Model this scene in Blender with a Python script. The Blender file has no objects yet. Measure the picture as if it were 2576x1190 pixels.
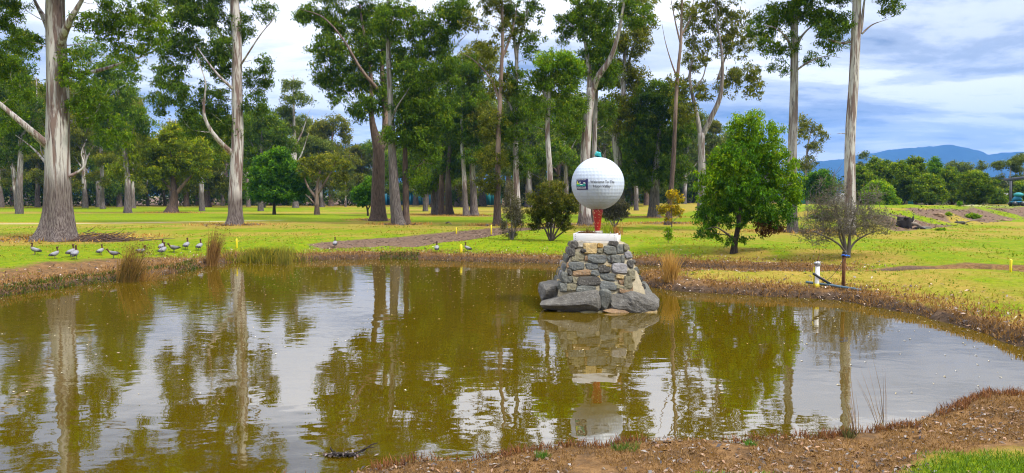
import bpy, bmesh, math, random
import numpy as np
from mathutils import Vector, Matrix, noise as mnoise

S = bpy.context.scene
COL = S.collection
R = math.radians

# ------------------------------------------------------------------ camera
CAMH = 2.4
F = 1909.5                       # focal length in units of a 2576-wide picture
TH = math.atan(103.0 / F)        # pitch down
cam_d = bpy.data.cameras.new("camera")
cam_d.sensor_width = 36.0
cam_d.lens = F / 2576.0 * 36.0
cam_d.clip_start = 0.05
cam_d.clip_end = 12000
cam = bpy.data.objects.new("camera", cam_d)
cam.location = (0, 0, CAMH)
cam.rotation_euler = (math.pi / 2 - TH, 0, 0)
COL.objects.link(cam)
S.camera = cam

# ------------------------------------------------------------------ light
SUN_DIR = Vector((0.62, -0.40, 0.92)).normalized()      # towards the sun
EXPOSURE = 0.97
SKY_STRENGTH = 0.1
w = bpy.data.worlds.new("World")
S.world = w
w.use_nodes = True


def N(nt, typ, **kw):
    n = nt.nodes.new(typ)
    ins = kw.pop('i', {})
    for k, v in kw.items():
        setattr(n, k, v)
    for k, v in ins.items():
        if hasattr(v, 'is_output') or isinstance(v, bpy.types.NodeSocket):
            nt.links.new(v, n.inputs[k])
        else:
            n.inputs[k].default_value = v
    return n


def math_n(nt, op, a, b=None, c=None, clamp=False):
    n = nt.nodes.new('ShaderNodeMath')
    n.operation = op
    n.use_clamp = clamp
    for k, v in enumerate((a, b, c)):
        if v is None:
            continue
        if isinstance(v, bpy.types.NodeSocket):
            nt.links.new(v, n.inputs[k])
        else:
            n.inputs[k].default_value = v
    return n.outputs[0]


def mixc(nt, fac, a, b, mode='MIX'):
    n = nt.nodes.new('ShaderNodeMix')
    n.data_type = 'RGBA'
    n.blend_type = mode
    for s, v in ((n.inputs[0], fac), (n.inputs[6], a), (n.inputs[7], b)):
        if isinstance(v, bpy.types.NodeSocket):
            nt.links.new(v, s)
        elif isinstance(v, (int, float)):
            s.default_value = v
        else:
            s.default_value = (*v[:3], 1.0)
    return n.outputs[2]


def ramp(nt, fac, stops, interp='LINEAR'):
    n = nt.nodes.new('ShaderNodeValToRGB')
    n.color_ramp.interpolation = interp
    e = n.color_ramp.elements
    while len(e) < len(stops):
        e.new(0.5)
    for k, (p, c) in enumerate(stops):
        e[k].position = p
        e[k].color = (c, c, c, 1) if isinstance(c, (int, float)) else (*c[:3], 1)
    nt.links.new(fac, n.inputs[0])
    return n.outputs[0]


def noise_n(nt, vec, scale, detail=4, rough=0.55, dist=0.0):
    n = nt.nodes.new('ShaderNodeTexNoise')
    n.inputs['Scale'].default_value = scale
    n.inputs['Detail'].default_value = detail
    n.inputs['Roughness'].default_value = rough
    n.inputs['Distortion'].default_value = dist
    if vec is not None:
        nt.links.new(vec, n.inputs['Vector'])
    return n.outputs[0]


def mapping(nt, vec, scale=(1, 1, 1), loc=(0, 0, 0)):
    n = nt.nodes.new('ShaderNodeMapping')
    n.inputs['Scale'].default_value = scale
    n.inputs['Location'].default_value = loc
    nt.links.new(vec, n.inputs['Vector'])
    return n.outputs[0]


nt = w.node_tree
nt.nodes.clear()
sky = nt.nodes.new('ShaderNodeTexSky')
sky.sky_type = 'NISHITA'
sky.sun_disc = False
sky.sun_elevation = math.asin(SUN_DIR.z)
sky.sun_rotation = math.atan2(SUN_DIR.x, SUN_DIR.y)
tc = nt.nodes.new('ShaderNodeTexCoord')
sp = N(nt, 'ShaderNodeSeparateXYZ', i={0: tc.outputs['Generated']})
zz = math_n(nt, 'MAXIMUM', sp.outputs[2], 0.0)
den = math_n(nt, 'ADD', zz, 0.13)
px_ = math_n(nt, 'DIVIDE', sp.outputs[0], den)
py_ = math_n(nt, 'DIVIDE', sp.outputs[1], den)
cv = N(nt, 'ShaderNodeCombineXYZ', i={0: px_, 1: py_, 2: 0.0}).outputs[0]
n1 = noise_n(nt, mapping(nt, cv, (0.75, 1.15, 1), (3.1, 1.7, 0)), 1.0, 7, 0.60, 0.25)
n2 = noise_n(nt, mapping(nt, cv, (0.30, 0.6, 1), (7.3, 2.2, 0)), 1.0, 3, 0.5, 0.2)
dens = math_n(nt, 'ADD', math_n(nt, 'MULTIPLY', n1, 0.62), math_n(nt, 'MULTIPLY', n2, 0.38))
# cloud tone: blue-grey undersides to white
tone = ramp(nt, dens, [(0.37, (0.105, 0.130, 0.180)), (0.43, (0.22, 0.245, 0.29)), (0.485, (0.37, 0.385, 0.42)), (0.54, (0.56, 0.56, 0.57))], 'EASE')
# overcast sky: brighter towards the zenith
lift = math_n(nt, 'ADD', math_n(nt, 'MULTIPLY', zz, 2.8), 0.84)
cl = nt.nodes.new('ShaderNodeVectorMath')
cl.operation = 'SCALE'
nt.links.new(tone, cl.inputs[0])
nt.links.new(math_n(nt, 'MULTIPLY', lift, 1.0 / SKY_STRENGTH), cl.inputs['Scale'])
mix = mixc(nt, 0.95, sky.outputs[0], cl.outputs[0])
bg = N(nt, 'ShaderNodeBackground', i={0: mix, 1: SKY_STRENGTH})
wo = nt.nodes.new('ShaderNodeOutputWorld')
nt.links.new(bg.outputs[0], wo.inputs[0])

sun_d = bpy.data.lights.new("sun", 'SUN')
sun_d.energy = 2.8
sun_d.angle = R(8)
sun_d.color = (1.0, 0.94, 0.84)
sun = bpy.data.objects.new("sun", sun_d)
sun.rotation_euler = SUN_DIR.to_track_quat('Z', 'Y').to_euler()
sun.location = (20, -10, 60)
COL.objects.link(sun)

S.view_settings.view_transform = 'Standard'
S.view_settings.look = 'None'
S.view_settings.exposure = EXPOSURE
S.view_settings.gamma = 1.0
S.view_settings.use_curve_mapping = False
S.cycles.use_denoising = True
S.cycles.pixel_filter_type = 'BLACKMAN_HARRIS'
S.cycles.filter_width = 1.1
S.cycles.max_bounces = 6
S.cycles.diffuse_bounces = 2
S.cycles.glossy_bounces = 3
S.cycles.transmission_bounces = 3
S.cycles.transparent_max_bounces = 6
S.cycles.volume_bounces = 0
S.cycles.sample_clamp_indirect = 6
S.cycles.caustics_reflective = False
S.cycles.caustics_refractive = False

# ------------------------------------------------------------------ geometry helpers
CT, ST = math.cos(TH), math.sin(TH)


def ray(px, py):
    dx = (px - 1288.0) / F
    dv = -(py - 595.0) / F
    return np.array([dx, CT + ST * dv, -ST + CT * dv])


def atz(px, py, z=0.0):
    d = ray(px, py)
    t = (z - CAMH) / d[2]
    return np.array([0, 0, CAMH]) + d * t


def aty(px, py, Y):
    d = ray(px, py)
    t = Y / d[1]
    return np.array([0, 0, CAMH]) + d * t


def mperpx(Y):
    return Y / F


def hash2(ix, iy, seed=0):
    v = np.sin(ix * 127.1 + iy * 311.7 + seed * 74.7) * 43758.5453
    return v - np.floor(v)


def vnoise(x, y, seed=0):
    ix = np.floor(x)
    iy = np.floor(y)
    fx = x - ix
    fy = y - iy
    fx = fx * fx * (3 - 2 * fx)
    fy = fy * fy * (3 - 2 * fy)
    a = hash2(ix, iy, seed)
    b = hash2(ix + 1, iy, seed)
    c = hash2(ix, iy + 1, seed)
    d = hash2(ix + 1, iy + 1, seed)
    return (a * (1 - fx) + b * fx) * (1 - fy) + (c * (1 - fx) + d * fx) * fy


def fbm(x, y, seed=0, o=4):
    s = 0
    a = 0.5
    for k in range(o):
        s = s + a * vnoise(x * 2 ** k, y * 2 ** k, seed + k)
        a *= 0.5
    return s


def smooth(t):
    t = np.clip(t, 0, 1)
    return t * t * (3 - 2 * t)


def link(o, parent=None):
    COL.objects.link(o)
    if parent is not None:
        o.parent = parent
    return o


def tag(o, label=None, cat=None, group=None, kind=None):
    if label:
        o['label'] = label
    if cat:
        o['category'] = cat
    if group:
        o['group'] = group
    if kind:
        o['kind'] = kind
    return o


def empty(name, loc, label=None, cat=None, group=None, rz=0.0):
    o = bpy.data.objects.new(name, None)
    o.empty_display_size = 0.2
    o.location = loc
    o.rotation_euler = (0, 0, rz)
    COL.objects.link(o)
    return tag(o, label, cat, group)


def npmesh(name, V, tris=None, quads=None, mat=None, col=None, smooth_shade=False):
    me = bpy.data.meshes.new(name)
    V = np.asarray(V, dtype=np.float32)
    lt = 0 if tris is None else len(tris)
    lq = 0 if quads is None else len(quads)
    me.vertices.add(len(V))
    me.vertices.foreach_set('co', V.ravel())
    idx = []
    if lt:
        idx.append(np.asarray(tris, dtype=np.int32).ravel())
    if lq:
        idx.append(np.asarray(quads, dtype=np.int32).ravel())
    idx = np.concatenate(idx)
    me.loops.add(len(idx))
    me.loops.foreach_set('vertex_index', idx)
    me.polygons.add(lt + lq)
    st = np.concatenate([np.arange(lt) * 3, lt * 3 + np.arange(lq) * 4]).astype(np.int32)
    me.polygons.foreach_set('loop_start', st)
    if smooth_shade:
        me.polygons.foreach_set('use_smooth', np.ones(lt + lq, dtype=bool))
    if col is not None:
        a = me.color_attributes.new('Col', 'FLOAT_COLOR', 'POINT')
        c = np.ones((len(V), 4), dtype=np.float32)
        c[:, :3] = col
        a.data.foreach_set('color', c.ravel())
    if mat is not None:
        me.materials.append(mat)
    me.update(calc_edges=True)
    me.validate()
    return me


def npobj(name, V, tris=None, quads=None, mat=None, col=None, smooth_shade=False, parent=None):
    me = npmesh(name, V, tris, quads, mat, col, smooth_shade)
    return link(bpy.data.objects.new(name, me), parent)


class MB:
    """collects vertices / quads / triangles / colours for one mesh"""

    def __init__(self):
        self.V = []
        self.Q = []
        self.T = []
        self.C = []
        self.n = 0

    def add(self, V, quads=None, tris=None, col=None):
        V = np.asarray(V, dtype=float)
        if quads is not None and len(quads):
            self.Q.append(np.asarray(quads) + self.n)
        if tris is not None and len(tris):
            self.T.append(np.asarray(tris) + self.n)
        self.V.append(V)
        if col is None:
            col = (0.5, 0.5, 0.5)
        c = np.asarray(col, dtype=float)
        if c.ndim == 1:
            c = np.tile(c, (len(V), 1))
        self.C.append(c)
        self.n += len(V)
        return self

    def tube(self, P, rad, sides=6, col=None, cap=True, lob=None):
        P = np.asarray(P, dtype=float)
        rad = np.broadcast_to(np.asarray(rad, dtype=float), (len(P),))
        T = np.gradient(P, axis=0)
        T /= np.linalg.norm(T, axis=1)[:, None] + 1e-9
        ref = np.array([0, 1.0, 0]) if abs(T[:, 2]).mean() > 0.6 else np.array([0, 0, 1.0])
        U = np.cross(T, ref)
        U /= np.linalg.norm(U, axis=1)[:, None] + 1e-9
        W = np.cross(T, U)
        a = np.arange(sides) * 2 * math.pi / sides
        ca, sa = np.cos(a), np.sin(a)
        rr = np.repeat(rad[:, None], sides, 1)
        if lob is not None:
            rr = rr * lob(np.repeat(a[None], len(P), 0), np.repeat(P[:, 2][:, None], sides, 1))
        V = P[:, None, :] + rr[..., None] * (ca[None, :, None] * U[:, None, :] + sa[None, :, None] * W[:, None, :])
        V = V.reshape(-1, 3)
        n = len(P)
        i = np.arange(n - 1)[:, None] * sides
        j = np.arange(sides)[None, :]
        j2 = (j + 1) % sides
        q = np.stack([i + j, i + j2, i + sides + j2, i + sides + j], -1).reshape(-1, 4)
        tr = None
        if cap:
            V = np.vstack([V, P[-1:] + T[-1:] * rad[-1] * 0.3, P[:1]])
            e = (n - 1) * sides
            t1 = np.stack([e + j[0], e + j2[0], np.full(sides, n * sides)], -1)
            t2 = np.stack([j2[0], j[0], np.full(sides, n * sides + 1)], -1)
            tr = np.vstack([t1, t2])
        if col is not None:
            c = np.asarray(col, dtype=float)
            if c.ndim == 2:                    # per ring
                c = np.repeat(c, sides, 0)
                if cap:
                    c = np.vstack([c, c[-1:], c[:1]])
            col = c
        return self.add(V, q, tr, col)

    def box(self, c, s, rz=0.0, col=None, tilt=None):
        x, y, z = np.array(s) / 2.0
        V = np.array([[-x, -y, -z], [x, -y, -z], [x, y, -z], [-x, y, -z], [-x, -y, z], [x, -y, z], [x, y, z], [-x, y, z]])
        if tilt is not None:
            V = V @ np.array(Matrix.Rotation(tilt[0], 3, tilt[1])).T
        cz, sz = math.cos(rz), math.sin(rz)
        V = V @ np.array([[cz, -sz, 0], [sz, cz, 0], [0, 0, 1]]).T + np.array(c)
        return self.add(V, [[0, 3, 2, 1], [4, 5, 6, 7], [0, 1, 5, 4], [1, 2, 6, 5], [2, 3, 7, 6], [3, 0, 4, 7]], None, col)

    def lathe(self, prof, c=(0, 0, 0), sides=24, col=None):
        P = np.array([[0, 0, z] for r, z in prof]) + np.array(c)
        a = np.arange(sides) * 2 * math.pi / sides
        V = np.concatenate([np.stack([c[0] + r * np.cos(a), c[1] + r * np.sin(a), np.full(sides, c[2] + z)], -1) for r, z in prof])
        n = len(prof)
        i = np.arange(n - 1)[:, None] * sides
        j = np.arange(sides)[None, :]
        j2 = (j + 1) % sides
        q = np.stack([i + j, i + j2, i + sides + j2, i + sides + j], -1).reshape(-1, 4)
        return self.add(V, q, None, col)

    def mesh(self, name, mat, smooth_shade=False):
        return npmesh(name, np.vstack(self.V), np.vstack(self.T) if self.T else None, np.vstack(self.Q) if self.Q else None,
                      mat, np.vstack(self.C), smooth_shade)

    def build(self, name, mat, parent=None, smooth_shade=False):
        return link(bpy.data.objects.new(name, self.mesh(name, mat, smooth_shade)), parent)


def bezier(a, b, c, n):
    t = np.linspace(0, 1, n)[:, None]
    return (1 - t) ** 2 * a + 2 * t * (1 - t) * b + t ** 2 * c


def catmull(P, per=6):
    P = np.asarray(P, dtype=float)
    if len(P) < 3:
        t = np.linspace(0, 1, per + 1)[:, None]
        return P[0] * (1 - t) + P[-1] * t
    Q = np.vstack([2 * P[0] - P[1], P, 2 * P[-1] - P[-2]])
    out = []
    for k in range(1, len(Q) - 2):
        p0, p1, p2, p3 = Q[k - 1:k + 3]
        t = np.linspace(0, 1, per, endpoint=False)[:, None]
        out.append(0.5 * (2 * p1 + (p2 - p0) * t + (2 * p0 - 5 * p1 + 4 * p2 - p3) * t ** 2 + (3 * p1 - p0 - 3 * p2 + p3) * t ** 3))
    out.append(P[-1:])
    return np.vstack(out)


# ------------------------------------------------------------------ materials
def newmat(name):
    m = bpy.data.materials.new(name)
    m.use_nodes = True
    t = m.node_tree
    t.nodes.clear()
    o = t.nodes.new('ShaderNodeOutputMaterial')
    return m, t, o


def principled(t, o, base, rough=0.6, spec=0.5, **kw):
    p = t.nodes.new('ShaderNodeBsdfPrincipled')
    for k, v in {'Base Color': base, 'Roughness': rough, 'Specular IOR Level': spec, **kw}.items():
        s = p.inputs[k]
        if isinstance(v, bpy.types.NodeSocket):
            t.links.new(v, s)
        elif isinstance(v, (int, float)):
            s.default_value = v
        else:
            s.default_value = (*v[:3], 1)
    if o is not None:
        t.links.new(p.outputs[0], o.inputs[0])
    return p


def bump(t, height, strength=0.3, dist=0.02):
    b = t.nodes.new('ShaderNodeBump')
    b.inputs['Strength'].default_value = strength
    b.inputs['Distance'].default_value = dist
    t.links.new(height, b.inputs['Height'])
    return b.outputs[0]


def attr(t, name='Col'):
    a = t.nodes.new('ShaderNodeAttribute')
    a.attribute_name = name
    return a


def ocoord(t):
    return t.nodes.new('ShaderNodeTexCoord').outputs['Object']


def mat_simple(name, base, rough=0.6, spec=0.4, var=0.25, scale=8.0, bmp=0.0, bscale=30.0, dark=0.5, stretch=(1, 1, 1), metallic=0.0):
    m, t, o = newmat(name)
    c = mapping(t, ocoord(t), stretch)
    nz = noise_n(t, c, scale, 5, 0.6)
    f = ramp(t, nz, [(0.35, 0.0), (0.68, 1.0)])
    colr = mixc(t, math_n(t, 'MULTIPLY', f, var), base, tuple(b * dark for b in base))
    p = principled(t, o, colr, rough, spec, Metallic=metallic)
    if bmp:
        t.links.new(bump(t, noise_n(t, c, bscale, 4, 0.6), bmp, 0.02), p.inputs['Normal'])
    return m


def mat_vcol(name, rough=0.7, spec=0.25, transl=0.0, var=0.25, scale=20.0, bmp=0.0):
    m, t, o = newmat(name)
    a = attr(t)
    colr = a.outputs['Color']
    if var:
        nz = noise_n(t, ocoord(t), scale, 4, 0.6)
        f = ramp(t, nz, [(0.3, 1.0 - var), (0.7, 1.0 + var)])
        colr = mixc(t, 1.0, colr, f, 'MULTIPLY')
    p = principled(t, None if transl else o, colr, rough, spec)
    if bmp:
        t.links.new(bump(t, noise_n(t, ocoord(t), scale * 2, 4, 0.6), bmp, 0.02), p.inputs['Normal'])
    if transl:
        tr = t.nodes.new('ShaderNodeBsdfTranslucent')
        tc_ = mixc(t, 1.0, colr, (1.5, 1.35, 0.6), 'MULTIPLY')
        t.links.new(tc_, tr.inputs[0])
        mx = t.nodes.new('ShaderNodeMixShader')
        mx.inputs[0].default_value = transl
        t.links.new(p.outputs[0], mx.inputs[1])
        t.links.new(tr.outputs[0], mx.inputs[2])
        t.links.new(mx.outputs[0], o.inputs[0])
    return m


M = {}
M['leaf'] = mat_vcol('leaf', 0.55, 0.15, 0.46, 0.0)
M['blade'] = mat_vcol('blade', 0.6, 0.2, 0.3, 0.0)
M['litter'] = mat_vcol('litter', 0.7, 0.25, 0.0, 0.2, 40)
M['paint'] = mat_vcol('paint', 0.45, 0.4, 0.0, 0.08, 15)
M['feather'] = mat_vcol('feather', 0.7, 0.2, 0.0, 0.3, 60)


def mat_bark(name, pale, mid, dark, rough_amt=1.0):
    """smooth gum bark: pale patches and hanging darker strips; Col.r = rough old bark at the butt"""
    m, t, o = newmat(name)
    c = ocoord(t)
    a = N(t, 'ShaderNodeSeparateColor', i={0: attr(t).outputs['Color']})
    s1 = noise_n(t, mapping(t, c, (2.2, 2.2, 0.28)), 1.6, 5, 0.6, 0.6)
    s2 = noise_n(t, mapping(t, c, (6, 6, 0.5)), 2.0, 5, 0.65, 0.4)
    s3 = noise_n(t, mapping(t, c, (15, 15, 0.9)), 2.0, 4, 0.65, 0.3)
    k = ramp(t, math_n(t, 'ADD', math_n(t, 'MULTIPLY', s1, 0.75), math_n(t, 'MULTIPLY', s2, 0.25)), [(0.455, 0.0), (0.525, 1.0)])
    sm = mixc(t, k, mid, pale)
    sm = mixc(t, ramp(t, s2, [(0.34, 1.0), (0.44, 0.0)]), sm, dark)
    ro = mixc(t, ramp(t, s3, [(0.40, 0.0), (0.60, 1.0)]), dark, tuple(0.5 * a_ + 0.32 * b_ for a_, b_ in zip(mid, pale)))
    edge = math_n(t, 'ADD', a.outputs[0], math_n(t, 'MULTIPLY', math_n(t, 'SUBTRACT', s1, 0.5), 1.6))
    rf = ramp(t, edge, [(0.25, 0.0), (0.85, 1.0)])
    colr = mixc(t, rf, sm, ro)
    hgt = math_n(t, 'MULTIPLY', s3, math_n(t, 'ADD', math_n(t, 'MULTIPLY', rf, 0.8), 0.2))
    hgt = math_n(t, 'ADD', hgt, math_n(t, 'MULTIPLY', k, 0.15))
    p = principled(t, o, colr, 0.75, 0.2)
    t.links.new(bump(t, hgt, 1.0 * rough_amt, 0.10), p.inputs['Normal'])
    return m


M['bark_pale'] = mat_bark('bark_pale', (0.42, 0.395, 0.375), (0.17, 0.118, 0.102), (0.068, 0.046, 0.043))
M['bark_grey'] = mat_bark('bark_grey', (0.33, 0.31, 0.30), (0.15, 0.115, 0.105), (0.06, 0.048, 0.045))
M['bark_brown'] = mat_bark('bark_brown', (0.24, 0.175, 0.14), (0.165, 0.11, 0.085), (0.055, 0.037, 0.030))
M['bark_dark'] = mat_bark('bark_dark', (0.10, 0.08, 0.065), (0.07, 0.05, 0.04), (0.028, 0.02, 0.017))
M['bark_red'] = mat_bark('bark_red', (0.30, 0.09, 0.03), (0.16, 0.04, 0.018), (0.03, 0.014, 0.01))
M['twig'] = mat_simple('twig', (0.14, 0.122, 0.10), 0.8, 0.2, 0.4, 6)

# ------------------------------------------------------------------ terrain
def pxpoly(pts):
    return np.array([atz(x, y, z)[:2] for x, y, z in pts])


POND = pxpoly([(-900, 1300, 0), (-800, 1050, 0), (-450, 870, 0), (-150, 775, 0), (0, 747, 0), (100, 731, 0), (200, 718, 0), (280, 708, 0), (360, 699, 0),
               (440, 688, 0), (500, 676, 0), (550, 664, 0), (600, 658, 0), (660, 661, 0), (740, 657, 0), (850, 653, 0), (1000, 652, 0), (1150, 657, 0),
               (1300, 660, 0), (1430, 664, 0), (1560, 664, 0), (1700, 670, 0), (1850, 680, 0), (2000, 688, 0), (2055, 692, 0),
               (2050, 698, 0), (1950, 699, 0), (1800, 694, 0), (1680, 693, 0), (1620, 699, 0), (1598, 709, 0), (1625, 720, 0),
               (1700, 731, 0), (1800, 739, 0), (1900, 744, 0), (2000, 749, 0), (2100, 754, 0), (2180, 766, 0), (2280, 786, 0), (2380, 810, 0), (2470, 838, 0),
               (2576, 872, 0), (2750, 910, 0), (2950, 945, 0), (2950, 958, 0.05), (2750, 968, 0.08), (2576, 990, .1), (2450, 1000, .1), (2350, 1024, .1), (2270, 1058, .1), (2200, 1085, .08),
               (2120, 1112, .05), (2030, 1122, .05), (1900, 1122, .06), (1780, 1128, .06), (1650, 1132, .06), (1560, 1130, .08), (1480, 1146, .06), (1400, 1146, .06), (1300, 1160, .06),
               (1200, 1178, .06), (1080, 1186, .06), (960, 1200, .06), (850, 1222, .06), (700, 1242, .06), (400, 1265, .05), (0, 1280, .05), (-500, 1330, .05)])


def poly_sd(P, x, y):
    """signed distance to polygon, positive outside"""
    d = np.full(x.shape, 1e9)
    inside = np.zeros(x.shape, dtype=bool)
    n = len(P)
    for k in range(n):
        ax, ay = P[k]
        bx, by = P[(k + 1) % n]
        ex, ey = bx - ax, by - ay
        t = np.clip(((x - ax) * ex + (y - ay) * ey) / (ex * ex + ey * ey + 1e-12), 0, 1)
        d = np.minimum(d, (x - ax - t * ex) ** 2 + (y - ay - t * ey) ** 2)
        c = ((ay > y) != (by > y)) & (x < (bx - ax) * (y - ay) / (by - ay + 1e-12) + ax)
        inside ^= c
    d = np.sqrt(d)
    return np.where(inside, -d, d)


def line_d(P, x, y):
    d = np.full(np.shape(x), 1e9)
    for k in range(len(P) - 1):
        ax, ay = P[k]
        bx, by = P[k + 1]
        ex, ey = bx - ax, by - ay
        t = np.clip(((x - ax) * ex + (y - ay) * ey) / (ex * ex + ey * ey + 1e-12), 0, 1)
        d = np.minimum(d, (x - ax - t * ex) ** 2 + (y - ay - t * ey) ** 2)
    return np.sqrt(d)


DITCH = pxpoly([(2050, 696, .2), (2160, 692, .2), (2300, 690, .25), (2440, 690, .3), (2700, 700, .3)])
MULCH = pxpoly([(780, 613, .45), (960, 600, .5), (1080, 588, .5), (1180, 578, .5), (1260, 571, .5), (1420, 571, .5), (1300, 580, .5), (1240, 592, .5), (1170, 604, .5), (1040, 612, .48), (900, 616, .45), (800, 618, .45)])
TRACK = pxpoly([(-400, 564, .5), (0, 563.5, .5), (200, 563, .5), (420, 560.5, .5), (560, 558, .5), (700, 556, .5)])


def sd_pond(x, y):
    s = poly_sd(POND, x, y)
    return s + (fbm(x * 1.7, y * 1.7, 3) - 0.47) * 0.45


def ground_z(x, y, sd=None):
    x = np.asarray(x, dtype=float)
    y = np.asarray(y, dtype=float)
    if sd is None:
        sd = sd_pond(x, y)
    near = smooth((13 - y) / 4.0) * smooth((sd + 0.1) / 0.5)
    z = np.where(sd > 0, 0.20 * smooth(sd / 0.20) + 0.30 * smooth((sd - 0.1) / 3.6), -0.7 * smooth(-sd / 1.4))
    z = z + np.where(sd > 0, 1, 0) * ((fbm(x * 1.1, y * 1.1, 11) - 0.47) * 0.10 * smooth(sd / 0.6) * (1 - 0.6 * smooth((sd - 3) / 6)))
    z = z + np.where(sd > 0, 1, 0) * (fbm(x * 5, y * 5, 17, 3) - 0.44) * 0.08 * smooth(sd / 0.2) * (1 - smooth((sd - 1.0) / 2.5))
    z = z + 0.25 * smooth((5.0 - y) / 5.0) * smooth(sd / 1.5)
    z = z - 0.40 * (1 - smooth(line_d(DITCH, x + 0.25 * np.sin(y * 3), y + 0.25 * np.sin(x * 1.3)) / 0.6)) * smooth(sd / 0.5)
    md = poly_sd(MULCH, x, y)
    z = z - 0.06 * smooth((-md + 0.3) / 0.8)
    yf = 41 + (x - 21)
    up = 0.92 * smooth((y - yf) / 4.5) * smooth((x - 16) / 7) * (1 - 0.5 * smooth((y - 72) / 40))
    up = up * (1 + 0.45 * (fbm(x * 0.6, y * 0.6, 9) - 0.47) * 2)
    z = z + up
    z = z + (fbm(x * 0.05, y * 0.05, 21) - 0.47) * 0.25 * smooth((y - 30) / 40)
    return z


def gz(x, y):
    return float(ground_z(np.array([x]), np.array([y]))[0])


def onground(px, py):
    """world point where the ray through a picture point meets the ground"""
    z = 0.45
    for _ in range(12):
        p = atz(px, py, z)
        z = 0.5 * z + 0.5 * gz(p[0], p[1])
    p = atz(px, py, z)
    p[2] = gz(p[0], p[1])
    return p


def greenzone(x, y):
    return smooth((6.0 - y + (fbm(x * 0.8, y * 0.8, 61) - 0.47) * 1.6 + (x - 2.6) * 0.20) / 0.6) * smooth((x - 0.2 + 1.5 * (fbm(x, y, 63) - 0.47)) / 0.8)


def axis(lo, hi, step, far, growth):
    a = list(np.arange(lo, hi + 1e-6, step))
    s = step
    v = hi
    while v < far:
        s *= growth
        v += s
        a.append(v)
    return a


ys = [-60, -30, -15, -8, -4, -2, -1, 0, 1, 2, 3, 4] + axis(4.6, 31, 0.11, 5400, 1.04)
xp = axis(0, 15.5, 0.13, 5600, 1.09)
xs = [-v for v in xp[:0:-1]] + xp
xs = np.array(xs)
ys = np.array(ys)
GX, GY = np.meshgrid(xs, ys)
fx, fy = GX.ravel(), GY.ravel()
SD = sd_pond(fx, fy)
fz = ground_z(fx, fy, SD)
# masks: r bare bank litter, g lush grass, b mulch / dark earth
nz1 = fbm(fx * 0.35, fy * 0.35, 31)
nz2 = fbm(fx * 0.09, fy * 0.22, 41)
nearb = smooth((12.0 - fy) / 2.0)
bankw = 0.9 + 1.0 * nearb + 2.0 * smooth((-fx - 3) / 4) * smooth((27 - fy) / 3)
mr = smooth(1.35 - (SD + (nz1 - 0.47) * 1.6) / bankw)
dl_ = line_d(DITCH, fx, fy)
mr = np.maximum(mr, 0.9 * smooth(1.25 - (dl_ + (nz1 - 0.47) * 4.0) / 1.2))
row = 492 + F * 1.9 / np.maximum(fy, 1)


def band(a, b, s=3.0):
    return smooth((row - a) / s + 0.5) * smooth((b - row) / s + 0.5)


left = smooth((-fx / np.maximum(fy, 1) + 0.0) / 0.35)
lush = 0.25 * band(505, 520, 4) + 0.75 * band(522, 534, 3) * left + 0.2 * band(522, 534, 3) + 0.95 * band(538.5, 559, 3)
lush = lush + 0.50 * band(564, 598, 6) + 0.92 * band(598, 760, 10)
lush = lush - 0.5 * (nz2 - 0.42) * 2.2 - 0.35 * (nz1 - 0.47) * 2
rgt = smooth((fx - 1.5) / 3) * smooth((45 - fy) / 6)
lush = lush * (1 - 0.3 * rgt) + 0.05
lush = lush - 0.32 * smooth((fx - 1.5) / 2) * smooth((25.5 - fy + (nz1 - .47) * 5) / 2.5) * smooth((4.5 - SD) / 3)
GZ = greenzone(fx, fy)
lush = lush * (1 - 0.85 * nearb) + nearb * 0.95 * GZ
mr = mr * (1 - 0.95 * GZ * nearb)
BASES = []
for bx_, by_, br_ in ((145, 600, 4.2), (592, 566, 3.0), (950, 553, 2.6), (1005, 565, 2.2), (435, 535, 3.0), (1110, 541, 4), (1180, 543, 3), (1248, 567, 2), (1475, 566, 3), (1683, 562, 3), (1645, 546, 3), (1993, 583, 2.5), (1845, 636, 1.4), (2130, 640, 1.6)):
    q_ = onground(bx_, by_)
    BASES.append((q_[0], q_[1], br_))
dryk = np.zeros_like(fx)
for bx_, by_, br_ in BASES:
    dd = np.hypot(fx - bx_, (fy - by_) * 0.8)
    dryk = np.maximum(dryk, smooth(1.5 - (dd + (nz1 - 0.47) * 3) / br_))
lush = np.clip(lush * (1 - dryk) + 0.0, 0, 1)
mb = smooth(0.5 - poly_sd(MULCH, fx + (nz1 - .5), fy + (nz1 - .5) * 3) / 1.0)
mb = np.maximum(mb, smooth(1.2 - line_d(DITCH, fx, fy) / 0.55))
moundf = fy - (41 + (fx - 21))
mb = np.maximum(mb, 0.9 * smooth((fx - 19) / 3) * smooth((moundf + 0.6) / 0.6) * smooth((5.2 - moundf + (nz1 - 0.47) * 6) / 2.0) * smooth((nz1 - 0.27) / 0.14))
mb = np.maximum(mb, smooth((fy - 140) / 10) * smooth((400 - np.abs(fx)) / 100))
mb = np.maximum(mb, smooth((0.20 - SD) / 0.12))
tr_ = smooth(1.4 - line_d(TRACK, fx, fy) / 0.45)
tr_ = np.maximum(tr_, 0.8 * smooth((fx - 33) / 4) * smooth((moundf - 6.4) / 0.5) * smooth((7.6 - moundf) / 0.5))
nx, ny = len(xs), len(ys)
i = (np.arange(ny - 1)[:, None] * nx + np.arange(nx - 1)[None]).ravel()
GQ = np.stack([i, i + 1, i + nx + 1, i + nx], -1)

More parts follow.
